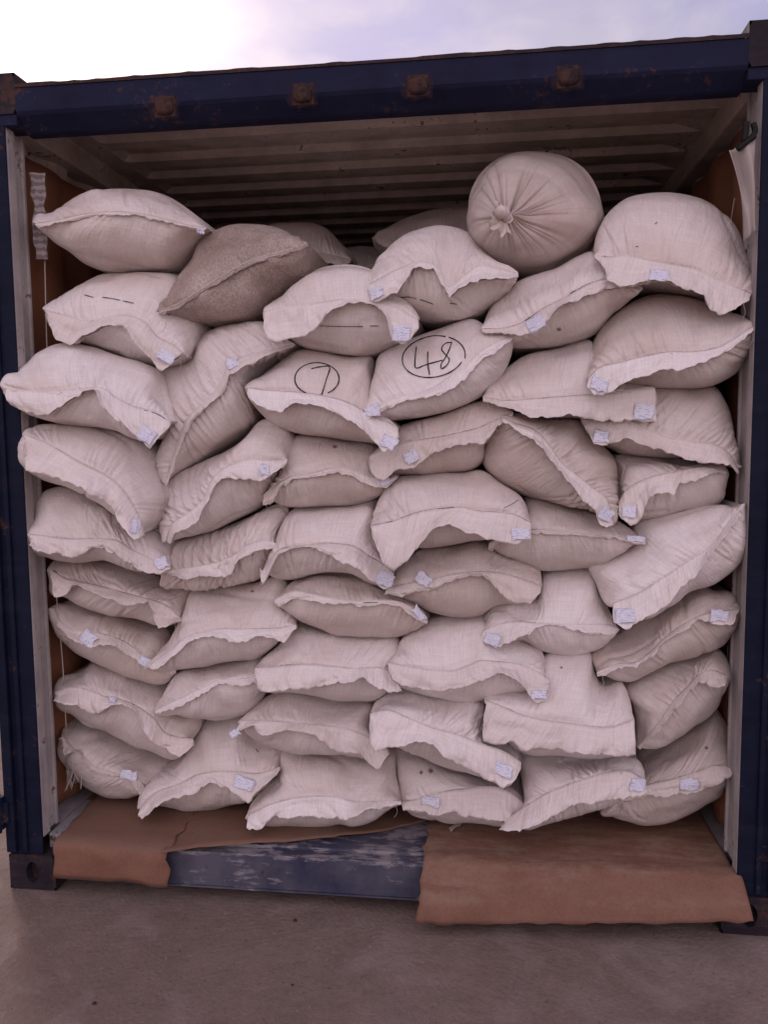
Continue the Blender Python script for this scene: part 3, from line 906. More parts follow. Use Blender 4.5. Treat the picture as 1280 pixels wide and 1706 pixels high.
# ---- fourth layer
sk('D1', 'sack against the left jamb, mouth band sweeping down to a small blue tag', -.02,
   '40,725 50,713 90,706 140,707 190,717 240,738 258,760 275,800 280,825 265,868 240,889',
   '40,725 50,775 80,798 115,808 150,822 185,840 215,872 240,889',
   '40,724 70,735 95,748 130,768 170,788 195,805 215,830 232,860 240,887',
   '40,745 42,785 75,790 100,797 135,811 165,829 185,847 195,868 205,877 215,888 228,898 239,893', [(226, 876, 18, 30, 8, 0)], pleat=1.2)
sk('D2', 'tilted sack with a crisp lit mouth edge climbing to the right, third column gap', .05,
   '278,905 275,870 279,830 287,800 330,775 370,755 410,730 440,702 462,702 480,715 484,738 480,765',
   '278,905 320,893 360,881 400,863 430,847 452,818 465,792 480,765',
   '278,901 285,875 320,850 340,830 350,805 362,788 395,770 420,765 448,767 480,765',
   '282,905 295,886 330,869 340,851 350,827 372,796 400,796 430,801 448,796 477,772', [(440, 783, 17, 20, 8, 0)], pleat=1.9, fwd=.025)
sk('D3', 'drab sack with one round brown stain, under the one marked 7', .08,
   '440,830 460,800 478,770 482,742 496,728 530,727 580,733 622,740 640,765 655,785 664,792',
   '440,830 470,839 490,845 530,844 580,840 620,833 647,816 664,792',
   '440,828 462,806 485,794 520,788 555,780 580,782 605,790 630,797 664,793',
   '438,839 452,842 465,816 490,798 525,794 555,788 580,789 595,800 625,808 645,812 662,798', [(641, 796, 20, 28, -32, 0)], mat='sack_warm', pleat=.7, fwd=.02)
sk('D4', 'sack under the one marked 48, tag pinned on its mouth band', .07,
   '614,763 640,738 665,715 690,702 740,690 790,672 830,665 850,680 856,695',
   '614,763 650,788 700,791 760,788 790,782 805,770 812,742 835,715 856,695',
   '616,760 645,746 680,736 720,729 740,726 770,719 795,713 825,700 856,686',
   '614,766 620,786 640,798 660,783 690,779 720,756 742,746 765,741 790,738 808,740 830,708 854,695', [(685, 762, 28, 25, -28, 0)], mat='sack_warm', pleat=.8)
sk('D5', 'pleated sack twisted downwards to the right, right of centre', .05,
   '836,692 870,688 890,695 930,700 970,703 985,725 1008,745 1025,765 1031,800 1032,840 1022,872',
   '836,692 818,715 808,745 805,770 815,790 850,815 890,831 940,841 985,849 1010,868 1022,872',
   '838,694 860,705 890,715 915,740 935,770 960,790 985,810 1010,830 1022,868',
   '838,700 860,716 888,730 910,757 930,782 955,807 970,831 990,851 1000,870 1012,879 1024,873', [(1012, 857, 22, 24, 30, 0)], mat='sack_warm', pleat=1.9)
sk('D6', 'small sack by the right wall with a wavy mouth and pale tag', .09,
   '1031,845 1028,800 1028,762 1060,758 1110,762 1170,770 1200,774 1212,787',
   '1031,845 1045,868 1070,867 1120,859 1170,846 1197,835 1205,812 1212,787',
   '1031,837 1045,815 1070,800 1100,790 1130,785 1150,780 1180,778 1212,786',
   '1030,860 1050,874 1066,866 1075,841 1087,823 1105,820 1120,823 1135,806 1160,800 1182,787 1210,789', [(1049, 852, 28, 25, 3, 0)], mat='sack_warm', pleat=.7, pen=['1108,789 1123,788'])
# ---- fifth layer
sk('E1', 'sack at the left jamb with one deep crease near its left end', .02,
   '50,897 52,865 65,835 80,818 110,811 150,818 190,835 220,860 265,880 280,905 285,943',
   '50,897 60,920 95,926 140,931 190,928 240,946 285,943',
   '50,890 75,893 120,897 160,897 195,900 220,916 240,925 260,935 285,940',
   '50,908 70,918 95,923 130,928 155,913 170,912 200,930 235,949 265,954 285,946', [(268, 937, 24, 24, -20, 0)], pleat=1.2)
sk('E2', 'sack with a strongly pleated top and no tag, left of centre', .08,
   '262,955 278,930 282,905 310,895 360,883 410,865 450,845 476,838 480,858 468,885 468,911',
   '262,955 275,974 330,981 380,976 430,966 447,950 457,930 468,911',
   '268,952 310,946 340,941 370,934 395,921 410,909 440,900 468,908',
   '285,957 312,965 340,959 370,959 388,956 396,936 415,925 440,914 467,912', pleat=2.2, fwd=.02)
sk('E3', 'pale sack with arched mouth and left ear hanging down, under the stained one', .05,
   '438,958 446,935 455,912 465,890 475,862 492,846 530,844 590,840 625,832 630,870 635,910 645,940 657,960',
   '438,958 460,962 490,966 530,956 560,952 605,957 640,972 657,960',
   '438,952 465,916 500,910 530,905 560,905 590,910 620,928 640,940 657,957',
   '432,946 440,973 450,950 458,926 480,915 510,910 530,913 560,930 595,945 620,965 642,979 656,974', [(643, 965, 30, 26, 25, 0)], pleat=.5)
sk('E4', 'large pale sack with a dotted seam and a deep hanging left corner, in the centre', .0,
   '618,882 622,865 632,830 662,796 700,791 770,787 805,785 840,808 866,828 880,855 886,880',
   '618,882 650,905 708,913 760,906 800,898 850,895 886,880',
   '618,876 660,866 700,852 740,846 770,845 800,851 830,853 860,858 886,872',
   '620,886 628,911 640,936 658,951 685,926 708,897 722,880 742,873 765,880 800,893 830,903 865,905 886,894', [(868, 890, 34, 23, -2, 0)], pleat=.45, pen=['625,874 640,872 655,868', '668,863 690,856 712,850', '730,847 745,846 757,845', '840,846 853,840 864,833'])
sk('E5', 'shiny drab sack with a nearly straight seam and a lilac tag sticking out right', .09,
   '815,906 845,875 868,845 880,826 930,833 985,847 1020,862 1045,880 1076,899',
   '815,906 840,922 870,936 910,946 960,947 1000,939 1030,921 1052,907 1076,899',
   '815,905 850,892 885,883 930,884 980,889 1020,891 1045,897 1076,899',
   '815,912 822,917 840,903 885,888 930,889 980,893 1020,895 1042,901 1076,904', [(1060, 898, 33, 12, 6, 0)], mat='sack_warm', pleat=.5, fwd=.015)
sk('E6', 'big diagonal sack rising to the right wall, wide tag at its lower left', .02,
   '1022,1030 1010,1005 996,975 985,945 1010,930 1050,905 1062,872 1110,859 1160,846 1200,842 1222,846 1237,838',
   '1022,1030 1070,1028 1110,1004 1140,982 1180,970 1210,946 1226,920 1233,890 1237,838',
   '1022,1005 1060,990 1100,965 1140,940 1165,925 1190,905 1205,885 1220,862 1237,840',
   '1024,1035 1040,1046 1060,1036 1085,1019 1110,1006 1130,986 1160,959 1180,926 1210,891 1237,845', [(1042, 1026, 38, 27, 0, 0)], pleat=.5)
# ---- sixth layer
sk('F1', 'drooping sack behind the left jamb with ragged mouth and no tag', .11,
   '88,948 95,931 130,927 180,930 230,942 280,968 318,980 316,1010 303,1036',
   '88,948 100,985 125,987 150,1004 200,1021 250,1031 272,1041 303,1036',
   '88,950 110,963 140,970 170,977 200,985 230,993 255,1000 280,1010 303,1032',
   '88,966 92,991 112,991 122,971 150,985 180,995 215,1009 246,1000 258,1030 268,1044 290,1039 303,1034', mat='sack_warm', pleat=1.2)
sk('F2', 'plump pale sack with a thin wavy lip, under the strongly pleated one', .07,
   '246,1110 265,1085 290,1058 302,1035 312,1000 320,979 360,977 430,970 470,960 485,1000 493,1042',
   '246,1110 265,1113 300,1109 340,1107 390,1099 430,1091 457,1075 493,1042',
   '250,1108 280,1085 310,1062 340,1053 370,1047 400,1048 430,1047 460,1046 493,1041',
   '248,1113 265,1113 285,1096 310,1074 335,1061 355,1059 380,1066 405,1069 430,1059 455,1066 472,1071 493,1046', pleat=.5)
sk('F3', 'slim lens shaped sack with a straight dark pen stroke on its seam', .06,
   '457,1001 470,985 495,965 530,955 580,953 620,960 650,980 682,1000 702,1015 713,1036',
   '457,1001 480,1016 500,1029 550,1046 600,1054 660,1057 692,1050 713,1036',
   '457,999 490,985 520,990 555,997 590,1002 630,1000 665,1003 690,1015 713,1035',
   '458,1006 468,1010 485,999 520,999 560,1004 600,1008 640,1006 670,1012 690,1028 712,1039', [(698, 1022, 32, 14, 48, 0)], mat='sack_warm', pleat=.5, pen=['590,1003 610,1004 632,1004'], fwd=.015)
sk('F4', 'sack with a tag left and a broad corner flap right, under the large pale one', .07,
   '643,985 660,950 690,925 708,914 760,906 800,898 850,918 880,930 897,945 903,965 902,985',
   '643,985 690,1003 720,1016 760,1022 800,1019 830,1006 860,1000 902,985',
   '645,978 690,970 720,966 745,958 780,953 810,952 840,955 870,964 902,976',
   '643,987 670,994 700,986 720,985 745,970 780,958 808,960 825,976 845,996 860,1004 885,1007 901,987', [(705, 965, 30, 22, 38, 0)], mat='sack_warm', pleat=.6)
sk('F5', 'sack with a woven grid look and a tag on its left ear, right of centre', .08,
   '803,1062 807,1040 815,1010 845,996 900,987 905,955 930,947 985,948 1002,985 1015,1015 1030,1047',
   '803,1062 840,1068 870,1064 890,1073 930,1084 970,1085 1000,1076 1020,1058 1030,1047',
   '804,1052 830,1040 860,1035 900,1038 940,1040 980,1040 1010,1040 1030,1046',
   '802,1063 828,1079 838,1071 865,1059 900,1046 915,1041 940,1043 970,1051 1000,1057 1029,1053', [(820, 1065, 30, 22, 25, 0)], pleat=.5)
sk('F6', 'folded drab sack with glossy creases, tag at its upper right by the wall', .08,
   '990,1138 987,1095 1000,1072 1040,1050 1090,1010 1130,985 1170,977 1190,984 1215,985 1229,1005 1233,1016',
   '990,1138 1040,1131 1080,1111 1110,1099 1150,1091 1190,1076 1217,1050 1233,1016',
   '995,1120 1030,1106 1060,1103 1085,1085 1110,1060 1140,1040 1170,1025 1200,1018 1233,1015',
   '996,1128 1030,1113 1062,1109 1090,1091 1110,1067 1145,1046 1165,1031 1190,1039 1215,1039 1233,1020', [(1200, 1026, 34, 22, 3, 0)], mat='sack_warm', pleat=.5)
# ---- seventh layer
sk('G1', 'sack behind the left jamb with two tags along its mouth band', .13,
   '89,1011 105,1004 120,1000 160,1008 210,1020 255,1038 280,1050 285,1085 293,1118',
   '89,1011 108,1055 150,1084 190,1101 230,1119 265,1131 284,1132 293,1118',
   '89,1013 100,1035 120,1050 150,1052 180,1058 210,1070 235,1090 255,1100 293,1117',
   '89,1020 95,1042 120,1061 150,1076 165,1073 190,1076 215,1091 240,1111 258,1115 291,1122', [(147, 1063, 29, 27, 36, 0), (246, 1103, 32, 18, 20, 0)], mat='sack_warm', pleat=.8)
sk('G2', 'small lens shaped sack with a thin lit lip, left of centre near the floor', .09,
   '258,1186 270,1162 288,1130 302,1110 350,1105 400,1099 432,1093 445,1108 448,1128',
   '258,1186 300,1181 340,1190 375,1191 410,1186 438,1167 448,1128',
   '259,1184 290,1168 320,1155 345,1142 365,1132 385,1133 405,1130 448,1124',
   '260,1188 290,1179 320,1165 350,1149 367,1137 385,1139 402,1142 447,1129', pleat=.7, fwd=.02)
sk('G3', 'pale sack with a wide straight mouth band, under the slim lens shaped one', .06,
   '425,1116 445,1095 470,1070 490,1046 502,1036 550,1046 600,1054 660,1058 668,1075 660,1100 662,1140',
   '425,1116 440,1148 480,1149 540,1151 590,1161 625,1164 648,1152 662,1140',
   '425,1112 455,1110 480,1107 520,1106 560,1110 590,1113 615,1112 635,1112 662,1128',
   '425,1125 430,1149 450,1151 480,1147 515,1146 550,1140 590,1133 607,1126 625,1142 650,1151 670,1150', pleat=.5)
sk('G4', 'pale sack with a rolled mouth edge and a blue tag hanging right, in the centre', .05,
   '648,1106 655,1090 670,1065 690,1045 720,1031 760,1022 805,1015 830,1045 865,1060 890,1075 905,1090 913,1118 916,1142',
   '648,1106 665,1138 700,1150 740,1156 790,1158 830,1151 870,1142 916,1142',
   '648,1103 680,1110 715,1115 755,1117 780,1108 800,1100 830,1102 860,1105 890,1115 916,1132',
   '646,1116 655,1133 685,1146 720,1152 760,1147 800,1136 825,1123 838,1118 865,1134 880,1156 895,1169 912,1161 916,1144', [(899, 1158, 28, 18, 2, 0)], pleat=.5)
sk('G5', 'upright white sack with a wide squared mouth band reaching below its seam', .03,
   '810,1182 811,1160 850,1146 895,1118 912,1090 940,1085 985,1085 992,1120 1005,1142 1035,1136 1050,1165 1056,1198',
   '810,1182 850,1235 930,1250 1000,1256 1040,1248 1056,1198',
   '812,1166 840,1178 870,1190 910,1200 950,1205 990,1210 1020,1210 1056,1198',
   '806,1192 804,1232 835,1236 858,1232 868,1246 900,1248 930,1247 970,1250 1010,1258 1045,1259 1061,1258', pleat=.35)
sk('G6', 'steeply leaning sack by the right wall with ragged upper corner and no tag', .11,
   '1060,1258 1062,1205 1053,1165 1037,1136 1080,1111 1140,1091 1190,1077 1207,1095 1214,1127',
   '1060,1258 1090,1241 1130,1216 1160,1191 1185,1171 1198,1150 1206,1138 1214,1127',
   '1062,1245 1085,1220 1105,1195 1125,1165 1145,1145 1165,1125 1185,1116 1214,1125',
   '1065,1248 1090,1227 1110,1201 1130,1173 1150,1151 1165,1136 1185,1141 1205,1139 1214,1131', mat='sack_warm', pleat=1.0)
# ---- eighth layer
sk('H1', 'sack behind the left jamb with a cupped mouth corner, second layer from the floor', .14,
   '91,1156 105,1130 140,1115 160,1098 200,1103 250,1120 285,1138 305,1165 335,1188 332,1215 322,1236',
   '91,1156 110,1172 150,1191 190,1213 230,1231 270,1246 300,1256 322,1236',
   '91,1152 115,1145 150,1150 175,1160 200,1165 225,1175 255,1195 275,1220 300,1228 322,1230',
   '92,1162 105,1168 130,1171 145,1188 165,1186 185,1174 205,1173 230,1186 245,1216 265,1239 300,1256 322,1240', [(187, 1166, 15, 13, 10, 0)], mat='sack_warm', pleat=.9)
sk('H2', 'shiny sack with a scalloped lip and a long torn right corner, left of centre', .07,
   '403,1204 420,1182 450,1157 467,1148 520,1151 580,1161 622,1166 622,1195 625,1225 645,1252',
   '403,1204 425,1223 470,1239 520,1243 560,1246 610,1257 645,1252',
   '403,1200 430,1200 470,1202 500,1205 540,1208 580,1215 615,1228 645,1246',
   '382,1229 402,1216 420,1210 427,1220 445,1225 480,1213 510,1221 540,1231 550,1246 580,1255 600,1256 615,1271 628,1282 650,1252', [(392, 1222, 20, 15, -35, 0)], mat='sack_warm', pleat=.7)
sk('H3', 'sack with a broad mouth band slanting down to a bluish tag, low in the centre', .02,
   '617,1190 625,1175 650,1156 690,1151 750,1158 808,1156 810,1185 808,1230 850,1250 869,1276',
   '617,1190 640,1228 680,1242 740,1262 800,1282 850,1302 869,1276',
   '617,1188 645,1182 680,1195 720,1212 760,1222 800,1238 840,1252 869,1270',
   '618,1200 617,1231 625,1244 665,1243 695,1234 720,1237 740,1259 780,1281 810,1296 840,1311 852,1301 868,1280', [(840, 1283, 32, 25, 22, 0)], pleat=1.3, pen=['832,1289 840,1292 846,1290'])
sk('H4', 'sack on the floor at the right wall, mouth lip running to a low left point', .17,
   '1000,1354 1030,1330 1062,1300 1066,1268 1110,1237 1160,1202 1190,1179 1205,1195 1215,1220 1219,1250 1217,1290',
   '1000,1354 1040,1356 1060,1358 1100,1357 1140,1346 1170,1331 1195,1316 1217,1290',
   '1001,1352 1030,1330 1070,1310 1110,1300 1140,1292 1165,1285 1190,1275 1217,1275',
   '1003,1357 1040,1336 1080,1326 1110,1324 1145,1323 1170,1319 1200,1306 1217,1293', [(1150, 1307, 36, 23, 0, 0)], mat='sack_warm', pleat=.6)
# ---- floor layer
sk('I1', 'leftmost sack on the floor, curled mouth with a pale blue tag', .21,
   '103,1216 110,1207 150,1196 200,1215 250,1241 290,1259 298,1285 270,1310 248,1326',
   '103,1216 112,1250 128,1278 145,1292 180,1309 220,1321 248,1326',
   '103,1226 120,1245 135,1256 155,1275 180,1285 205,1292 230,1298 248,1318',
   '103,1241 112,1255 130,1248 140,1271 170,1289 195,1291 220,1301 235,1321 248,1328', [(214, 1292, 32, 17, 8, 0)], mat='sack_warm', pleat=.4)
sk('I2', 'white sack on the floor with a pointed left ear dangling, second from left', .15,
   '236,1345 242,1310 265,1285 300,1265 320,1235 333,1207 346,1192 375,1191 405,1190 428,1222 468,1237 471,1260 467,1286',
   '236,1345 260,1335 285,1336 320,1343 360,1341 400,1331 420,1328 445,1308 467,1286',
   '236,1342 260,1320 300,1305 330,1290 365,1285 395,1285 430,1288 467,1277',
   '229,1360 240,1363 260,1341 290,1326 320,1323 345,1306 362,1301 380,1316 400,1326 415,1338 430,1316 466,1287', [(406, 1305, 38, 22, 18, 0)], pleat=.8, pen=['426,1247 430,1253'])
sk('I3', 'wide white sack on the floor with a smooth bulging front, in the middle', .10,
   '413,1372 420,1340 445,1305 468,1282 473,1242 520,1243 560,1246 610,1257 655,1257 660,1290 669,1336',
   '413,1372 450,1366 480,1363 540,1362 600,1355 640,1348 669,1336',
   '414,1358 450,1340 480,1332 520,1327 560,1328 590,1335 630,1335 669,1335',
   '412,1376 430,1379 455,1363 480,1359 510,1356 545,1361 580,1361 610,1346 640,1343 669,1339', pleat=.4)
sk('I4', 'grimy sack on the floor with two brown smudges, right of the middle', .13,
   '669,1338 661,1290 660,1250 690,1242 740,1260 800,1282 850,1302 868,1318 882,1350',
   '669,1338 695,1349 720,1353 780,1358 830,1363 882,1350',
   '669,1336 710,1328 740,1318 780,1313 820,1310 850,1320 882,1346',
   '672,1349 710,1354 745,1353 780,1359 810,1359 835,1363 860,1369 882,1357', [(718, 1335, 32, 20, 12, 0)], pleat=.6)
sk('I5', 'sack on the floor with a sweeping ruffled mouth band, under the squared band', .08,
   '836,1376 866,1350 873,1320 868,1285 870,1250 920,1249 980,1253 1045,1260 1062,1266 1076,1302',
   '836,1376 880,1374 920,1360 960,1346 1020,1331 1076,1302',
   '848,1362 880,1340 910,1322 950,1305 980,1295 1020,1285 1050,1285 1076,1300',
   '832,1381 850,1383 890,1373 930,1356 960,1341 990,1336 1020,1331 1045,1323 1076,1318', [(1064, 1308, 28, 24, 4, 0)], pleat=1.0)

NU = 140
STAIN = {'D3': [(558, 744, 9, 6)], 'I4': [(718, 1284, 9, 9), (702, 1287, 6, 7)], 'B5': [(932, 549, 8, 6)], 'G5': [(936, 1112, 5, 4)], 'H4': [(1178, 1246, 7, 6)], 'F2': [(420, 985, 6, 4)]}
def polyl(pts, n, k=0.55):
    p = np.asarray(pts, float)
    s = np.r_[0, np.cumsum(np.linalg.norm(np.diff(p, axis=0), axis=1))]
    x = np.linspace(0, s[-1], n)
    return k * np.stack([np.interp(x, s, p[:, i]) for i in (0, 1)], -1) + (1 - k) * spline(pts, n)
def build_sack(key, d, seed):
    rng = np.random.RandomState(seed)
    u = np.linspace(0, 1, NU)
    y0, D = d['y0'], d['D']
    sea = spline(d['seam'], NU)
    top = spline([d['seam'][0]] + d['top'][1:-1] + [d['seam'][-1]], NU) if key != 'A6' else spline(d['top'], NU)
    bot = spline([d['seam'][0]] + d['bot'][1:-1] + [d['seam'][-1]], NU) if key != 'A6' else spline(d['bot'], NU)
    arch = np.sin(np.pi * u)
    yseam = y0 - 0.022 * arch + 0.006 * vnoise(u * 5, u * 0, seed)
    Du = D * (0.30 + 0.70 * arch ** 0.6) if key != 'A6' else np.full(NU, D)
    if key == 'A6':
        yseam = np.full(NU, y0 - 0.01)
    S3 = unproj(sea, yseam)
    # ring order: top 0..NU-1 then bottom NU-2..1
    ring_px = np.vstack([top, bot[1:-1][::-1]])
    ring_u = np.r_[u, u[1:-1][::-1]]
    ring_S = np.vstack([S3, S3[1:-1][::-1]])
    ring_ys = np.r_[yseam, yseam[1:-1][::-1]]
    ring_D = np.r_[Du, Du[1:-1][::-1]]
    is_top = np.r_[np.ones(NU), np.zeros(NU - 2)]
    R = len(ring_px)
    O3 = unproj(ring_px, y0 + ring_D)
    pexp = np.where(is_top > 0, 1.55, 2.3)
    # blend exponents at the two ends
    eb = np.clip(np.minimum(ring_u, 1 - ring_u) / 0.12, 0, 1)
    pexp = 1.9 + (pexp - 1.9) * eb
    NF = 34
    tt = np.linspace(0, 1, NF)
    lat = np.sin(tt * np.pi / 2) ** 0.92
    rows, urow, vrow = [], [], []
    for k in range(NF):
        l = lat[k]
        yy = ring_ys + (y0 + ring_D - ring_ys) * (1 - (1 - l ** pexp) ** (1 / pexp))
        # lateral positions interpolated in the plane, depth from the profile
        P = ring_S * (1 - l) + O3 * l
        P[:, 1] = yy
        rows.append(P)
    # body behind the front
    cen = O3.mean(0)
    Lb = d['L']
    for f, sc in ((0.18, 1.0), (0.45, 1.0), (0.75, 0.99), (0.88, 0.93), (0.96, 0.78), (1.0, 0.5)):
        P = O3.copy()
        P[:, 0] = cen[0] + (O3[:, 0] - cen[0]) * (0.5 + 0.5 * sc if sc < 1 else 1)
        P[:, 2] = cen[2] + (O3[:, 2] - cen[2]) * sc
        P[:, 1] = O3[:, 1] * (1 - f) + (y0 + Lb) * f
        if key == 'A6':
            P[:, 0] += 0.13 * f
            P[:, 2] -= 0.02 * f
        rows.append(P)
    P = O3.copy(); P[:, 2] = cen[2]; P[:, 0] = cen[0] + (O3[:, 0] - cen[0]) * .8; P[:, 1] = y0 + Lb + 0.02
    if key == 'A6':
        P[:, 0] += 0.13
    rows.append(P)
    V = np.stack(rows)                       # rows, R, 3
    # displacement along the surface normal on the front
    du = np.roll(V, -1, 1) - np.roll(V, 1, 1)
    dv = np.gradient(V, axis=0)
    N = np.cross(du, dv)
    N /= np.linalg.norm(N, axis=2)[..., None] + 1e-9
    # the normal must point outwards (towards the viewer side on the front)
    sgn = np.sign(-(N[NF // 2, :, 1]).mean())
    N *= sgn if sgn != 0 else 1
    width = np.linalg.norm(S3[-1] - S3[0]) + 1e-6
    rowd = np.zeros((len(rows), R))
    rowd[1:] = np.cumsum(np.linalg.norm(np.diff(V, axis=0), axis=2), axis=0)
    UU = np.broadcast_to(ring_u[None] * width, rowd.shape)
    sgnside = np.where(is_top > 0, 1.0, -1.0)[None]
    lump = 0.0095 * vnoise(UU * 8 + seed, rowd * 9 * sgnside, seed + 1) + 0.0045 * vnoise(UU * 19, rowd * 15 * sgnside + 3, seed + 2)
    edge = np.clip(np.minimum(ring_u, 1 - ring_u) / 0.06, 0, 1)[None]
    frontm = np.zeros(len(rows)); frontm[:NF] = np.sin(np.clip(tt * 1.0, 0, 1) * np.pi) ** 0.5; frontm = frontm[:, None]
    disp = lump * frontm
    # pleats that run away from the seam, in little parallel families
    if d['pleat'] > 0:
        pa = d['pleat'] * 1.1
        for side in (0, 1):
            m = (is_top == (1 - side))[None]
            fams = []
            for q in range(int(2 + 2.2 * pa)):
                c0 = rng.uniform(0.06, 0.94) * width
                sp = rng.uniform(0.011, 0.024)
                dr = rng.uniform(-0.4, 0.4)
                l0 = rng.uniform(0.05, 0.13) * (0.65 + 0.4 * pa)
                for w_ in range(rng.randint(2, 5 + int(2 * pa))):
                    fams.append((c0 + w_ * sp * rng.uniform(.75, 1.25), dr + rng.uniform(-.1, .1), l0 * rng.uniform(.6, 1.2), rng.uniform(.5, 1.0)))
            for c0, dr, ln, am in fams:
                x = ring_u[None] * width - c0 - dr * rowd
                wd = 0.0032 + 0.02 * rowd * 0.12
                g_ = np.exp(-(x / wd) ** 2) - 0.6 * np.exp(-((x - 2.3 * wd) / (1.7 * wd)) ** 2)
                fall = np.clip(rowd / 0.010, 0, 1) * np.exp(-(rowd / ln) ** 2)
                disp = disp - 0.0060 * min(1.35, 0.45 + 0.55 * pa) * am * g_ * fall * m * edge
    # slack, creased cloth towards the corners and the seam
    slack = np.clip(0.35 + 0.9 * np.abs(ring_u[None] - .5) * 2 ** .5, 0, 1) * np.exp(-rowd / 0.11) * np.clip(rowd / 0.012, 0, 1) * edge
    if key != 'A6':
        disp += 0.0085 * (np.abs(vnoise(UU * 13 + rowd * 9 * sgnside, rowd * 10 * sgnside - UU * 5, seed + 7)) - .3) * slack
        disp += 0.0050 * (np.abs(vnoise(UU * 31 - rowd * 12, rowd * 22 * sgnside + UU * 7, seed + 8)) - .3) * slack
    big = vnoise(UU * 5 + 3, rowd * 5 * sgnside + UU * 2, seed + 9)
    disp -= 0.006 * np.exp(-(big / 0.10) ** 2) * frontm * (vnoise(UU * 3, rowd * 3, seed + 10) > .15)
    # crumple close to the seam
    disp += 0.0030 * vnoise(UU * 36, rowd * 16 * sgnside, seed + 5) * np.exp(-rowd / 0.05) * np.clip(rowd / 0.01, 0, 1) * edge
    if key == 'A6':
        disp += 0.016 * vnoise(UU * 0 + V[..., 0] * 7, V[..., 2] * 7, 5) * frontm
        th = np.arange(R) / R
        gx = np.zeros(R)
        for q in range(52):
            c = rng.uniform(0, 1); w = rng.uniform(0.003, 0.013)
            dd = np.abs((th - c + .5) % 1 - .5)
            gx += rng.uniform(.3, 1) * np.exp(-(dd / w) ** 2)
        gx = gx - gx.mean()
        fall = np.exp(-(rowd / 0.165) ** 2) * np.clip(rowd / 0.02, 0, 1)
        disp = disp - 0.0100 * gx[None] * fall
        V[:NF, :, 1] -= (0.035 * np.exp(-(rowd[:NF] / 0.03) ** 2))
    V = V + N * disp[..., None]
    V[..., 2] = np.maximum(V[..., 2], 0.1805 + 0.0015 * np.arange(len(rows))[:, None] / len(rows)) if key[0] in 'IH' else V[..., 2]
    # index map: seam row and last row are shared by both faces
    nr = len(rows)
    idx = np.arange(nr * R).reshape(nr, R)
    mirror = np.r_[np.arange(NU), np.arange(1, NU - 1)[::-1]]
    idx[0] = idx[0][mirror]
    idx[-1] = idx[-1][mirror]
    F = []
    for i in range(nr - 1):
        a, b = idx[i], idx[i + 1]
        for j in range(R):
            k = (j + 1) % R
            q = [a[j], a[k], b[k], b[j]]
            f = [q[0]]
            for v in q[1:]:
                if v != f[-1]:
                    f.append(v)
            if len(f) > 1 and f[0] == f[-1]:
                f.pop()
            if len(f) >= 3:
                F.append(f if sgn < 0 else f[::-1])
    used = np.zeros(nr * R, bool)
    for f in F:
        used[f] = True
    remap = np.cumsum(used) - 1
    Vf = V.reshape(-1, 3)
    uv = np.stack([np.broadcast_to(ring_u[None] * width, (nr, R)), rowd * sgnside], -1).reshape(-1, 2)
    base = np.array([cen[0], y0 + Lb / 2, V[..., 2].min()])
    root = empty('sack', tuple(base), d['label'], 'sack', G)
    body = link_mesh('sack_body', Vf[used] - base, [[int(remap[v]) for v in f] for f in F], M[d['mat']], root, smooth=True, uv=uv[used])
    fpx = proj(V[1:NF - 3].reshape(-1, 3))
    fy = V[1:NF - 3, :, 1].reshape(-1)
    # mouth cloth beyond the seam
    cl_px, cl_y = fpx, fy
    if d['flap']:
        n2, K = 170, 12
        uu = np.linspace(0, 1, n2)
        s_px = spline(d['seam'], n2)
        f_px = polyl(d['flap'], n2)
        f_px = f_px + np.stack([1.6 * vnoise(uu * 16, uu * 0, seed + 17), 2.6 * np.abs(vnoise(uu * 13, uu * 0, seed + 18)) + 1.3 * vnoise(uu * 45, uu * 0, seed + 19)], -1)
        ys = np.interp(uu, u, yseam) - 0.0015
        fw = 1.35 * d['fwd'] * (0.75 + 0.45 * vnoise(uu * 4, uu * 0, seed + 11)) * np.clip(np.linalg.norm(f_px - s_px, axis=1) / 14, 0.25, 1)
        A = unproj(s_px, ys)
        B = unproj(f_px, ys - fw)
        P = np.zeros((K, n2, 3))
        wpx = np.linalg.norm(f_px - s_px, axis=1)
        for k in range(K):
            v = k / (K - 1)
            P[k] = A * (1 - v) + B * v
            ruf = 0.020 * (np.abs(vnoise(uu * 5 + v * .5, uu * 0 + v * .9, seed + 12)) - .25) + 0.0085 * (np.abs(vnoise(uu * 13 - v * 1.1, uu * 0 + v * 1.6, seed + 13)) - .25) \
                + 0.003 * (np.abs(vnoise(uu * 40 + v * 2, uu * 0 + v * 3.1, seed + 20)) - .25)
            P[k, :, 1] -= ruf * v ** 0.7 * np.clip(wpx / 14, 0.3, 1.3) + 0.010 * math.sin(math.pi * v) * (vnoise(uu * 3, uu * 0, seed + 14) + .35) * np.clip(wpx / 20, 0, 1)
            if k == K - 1:
                P[k, :, 2] += 0.0014 * (np.arange(n2) % 2) + 0.0022 * vnoise(uu * 40, uu * 0, seed + 15)
            P[k, :, 2] += 0.0025 * v * vnoise(uu * 18, uu * 0 + 4, seed + 16)
        # the cloth lies on what is right under it instead of sinking in
        if key[0] in 'IH':
            P[..., 2] = np.maximum(P[..., 2], 0.1835)
        fu = np.stack([np.broadcast_to(uu[None] * width, (K, n2)), np.broadcast_to(np.linspace(0, .06, K)[:, None] + .5, (K, n2))], -1)
        MB().grid(P - base).build('mouth_flap', M[{'sack': 'flap', 'sack_warm': 'flap_warm'}.get(d['mat'], d['mat'])], root, smooth=True, uv=fu.reshape(-1, 2), solid=0.0010)
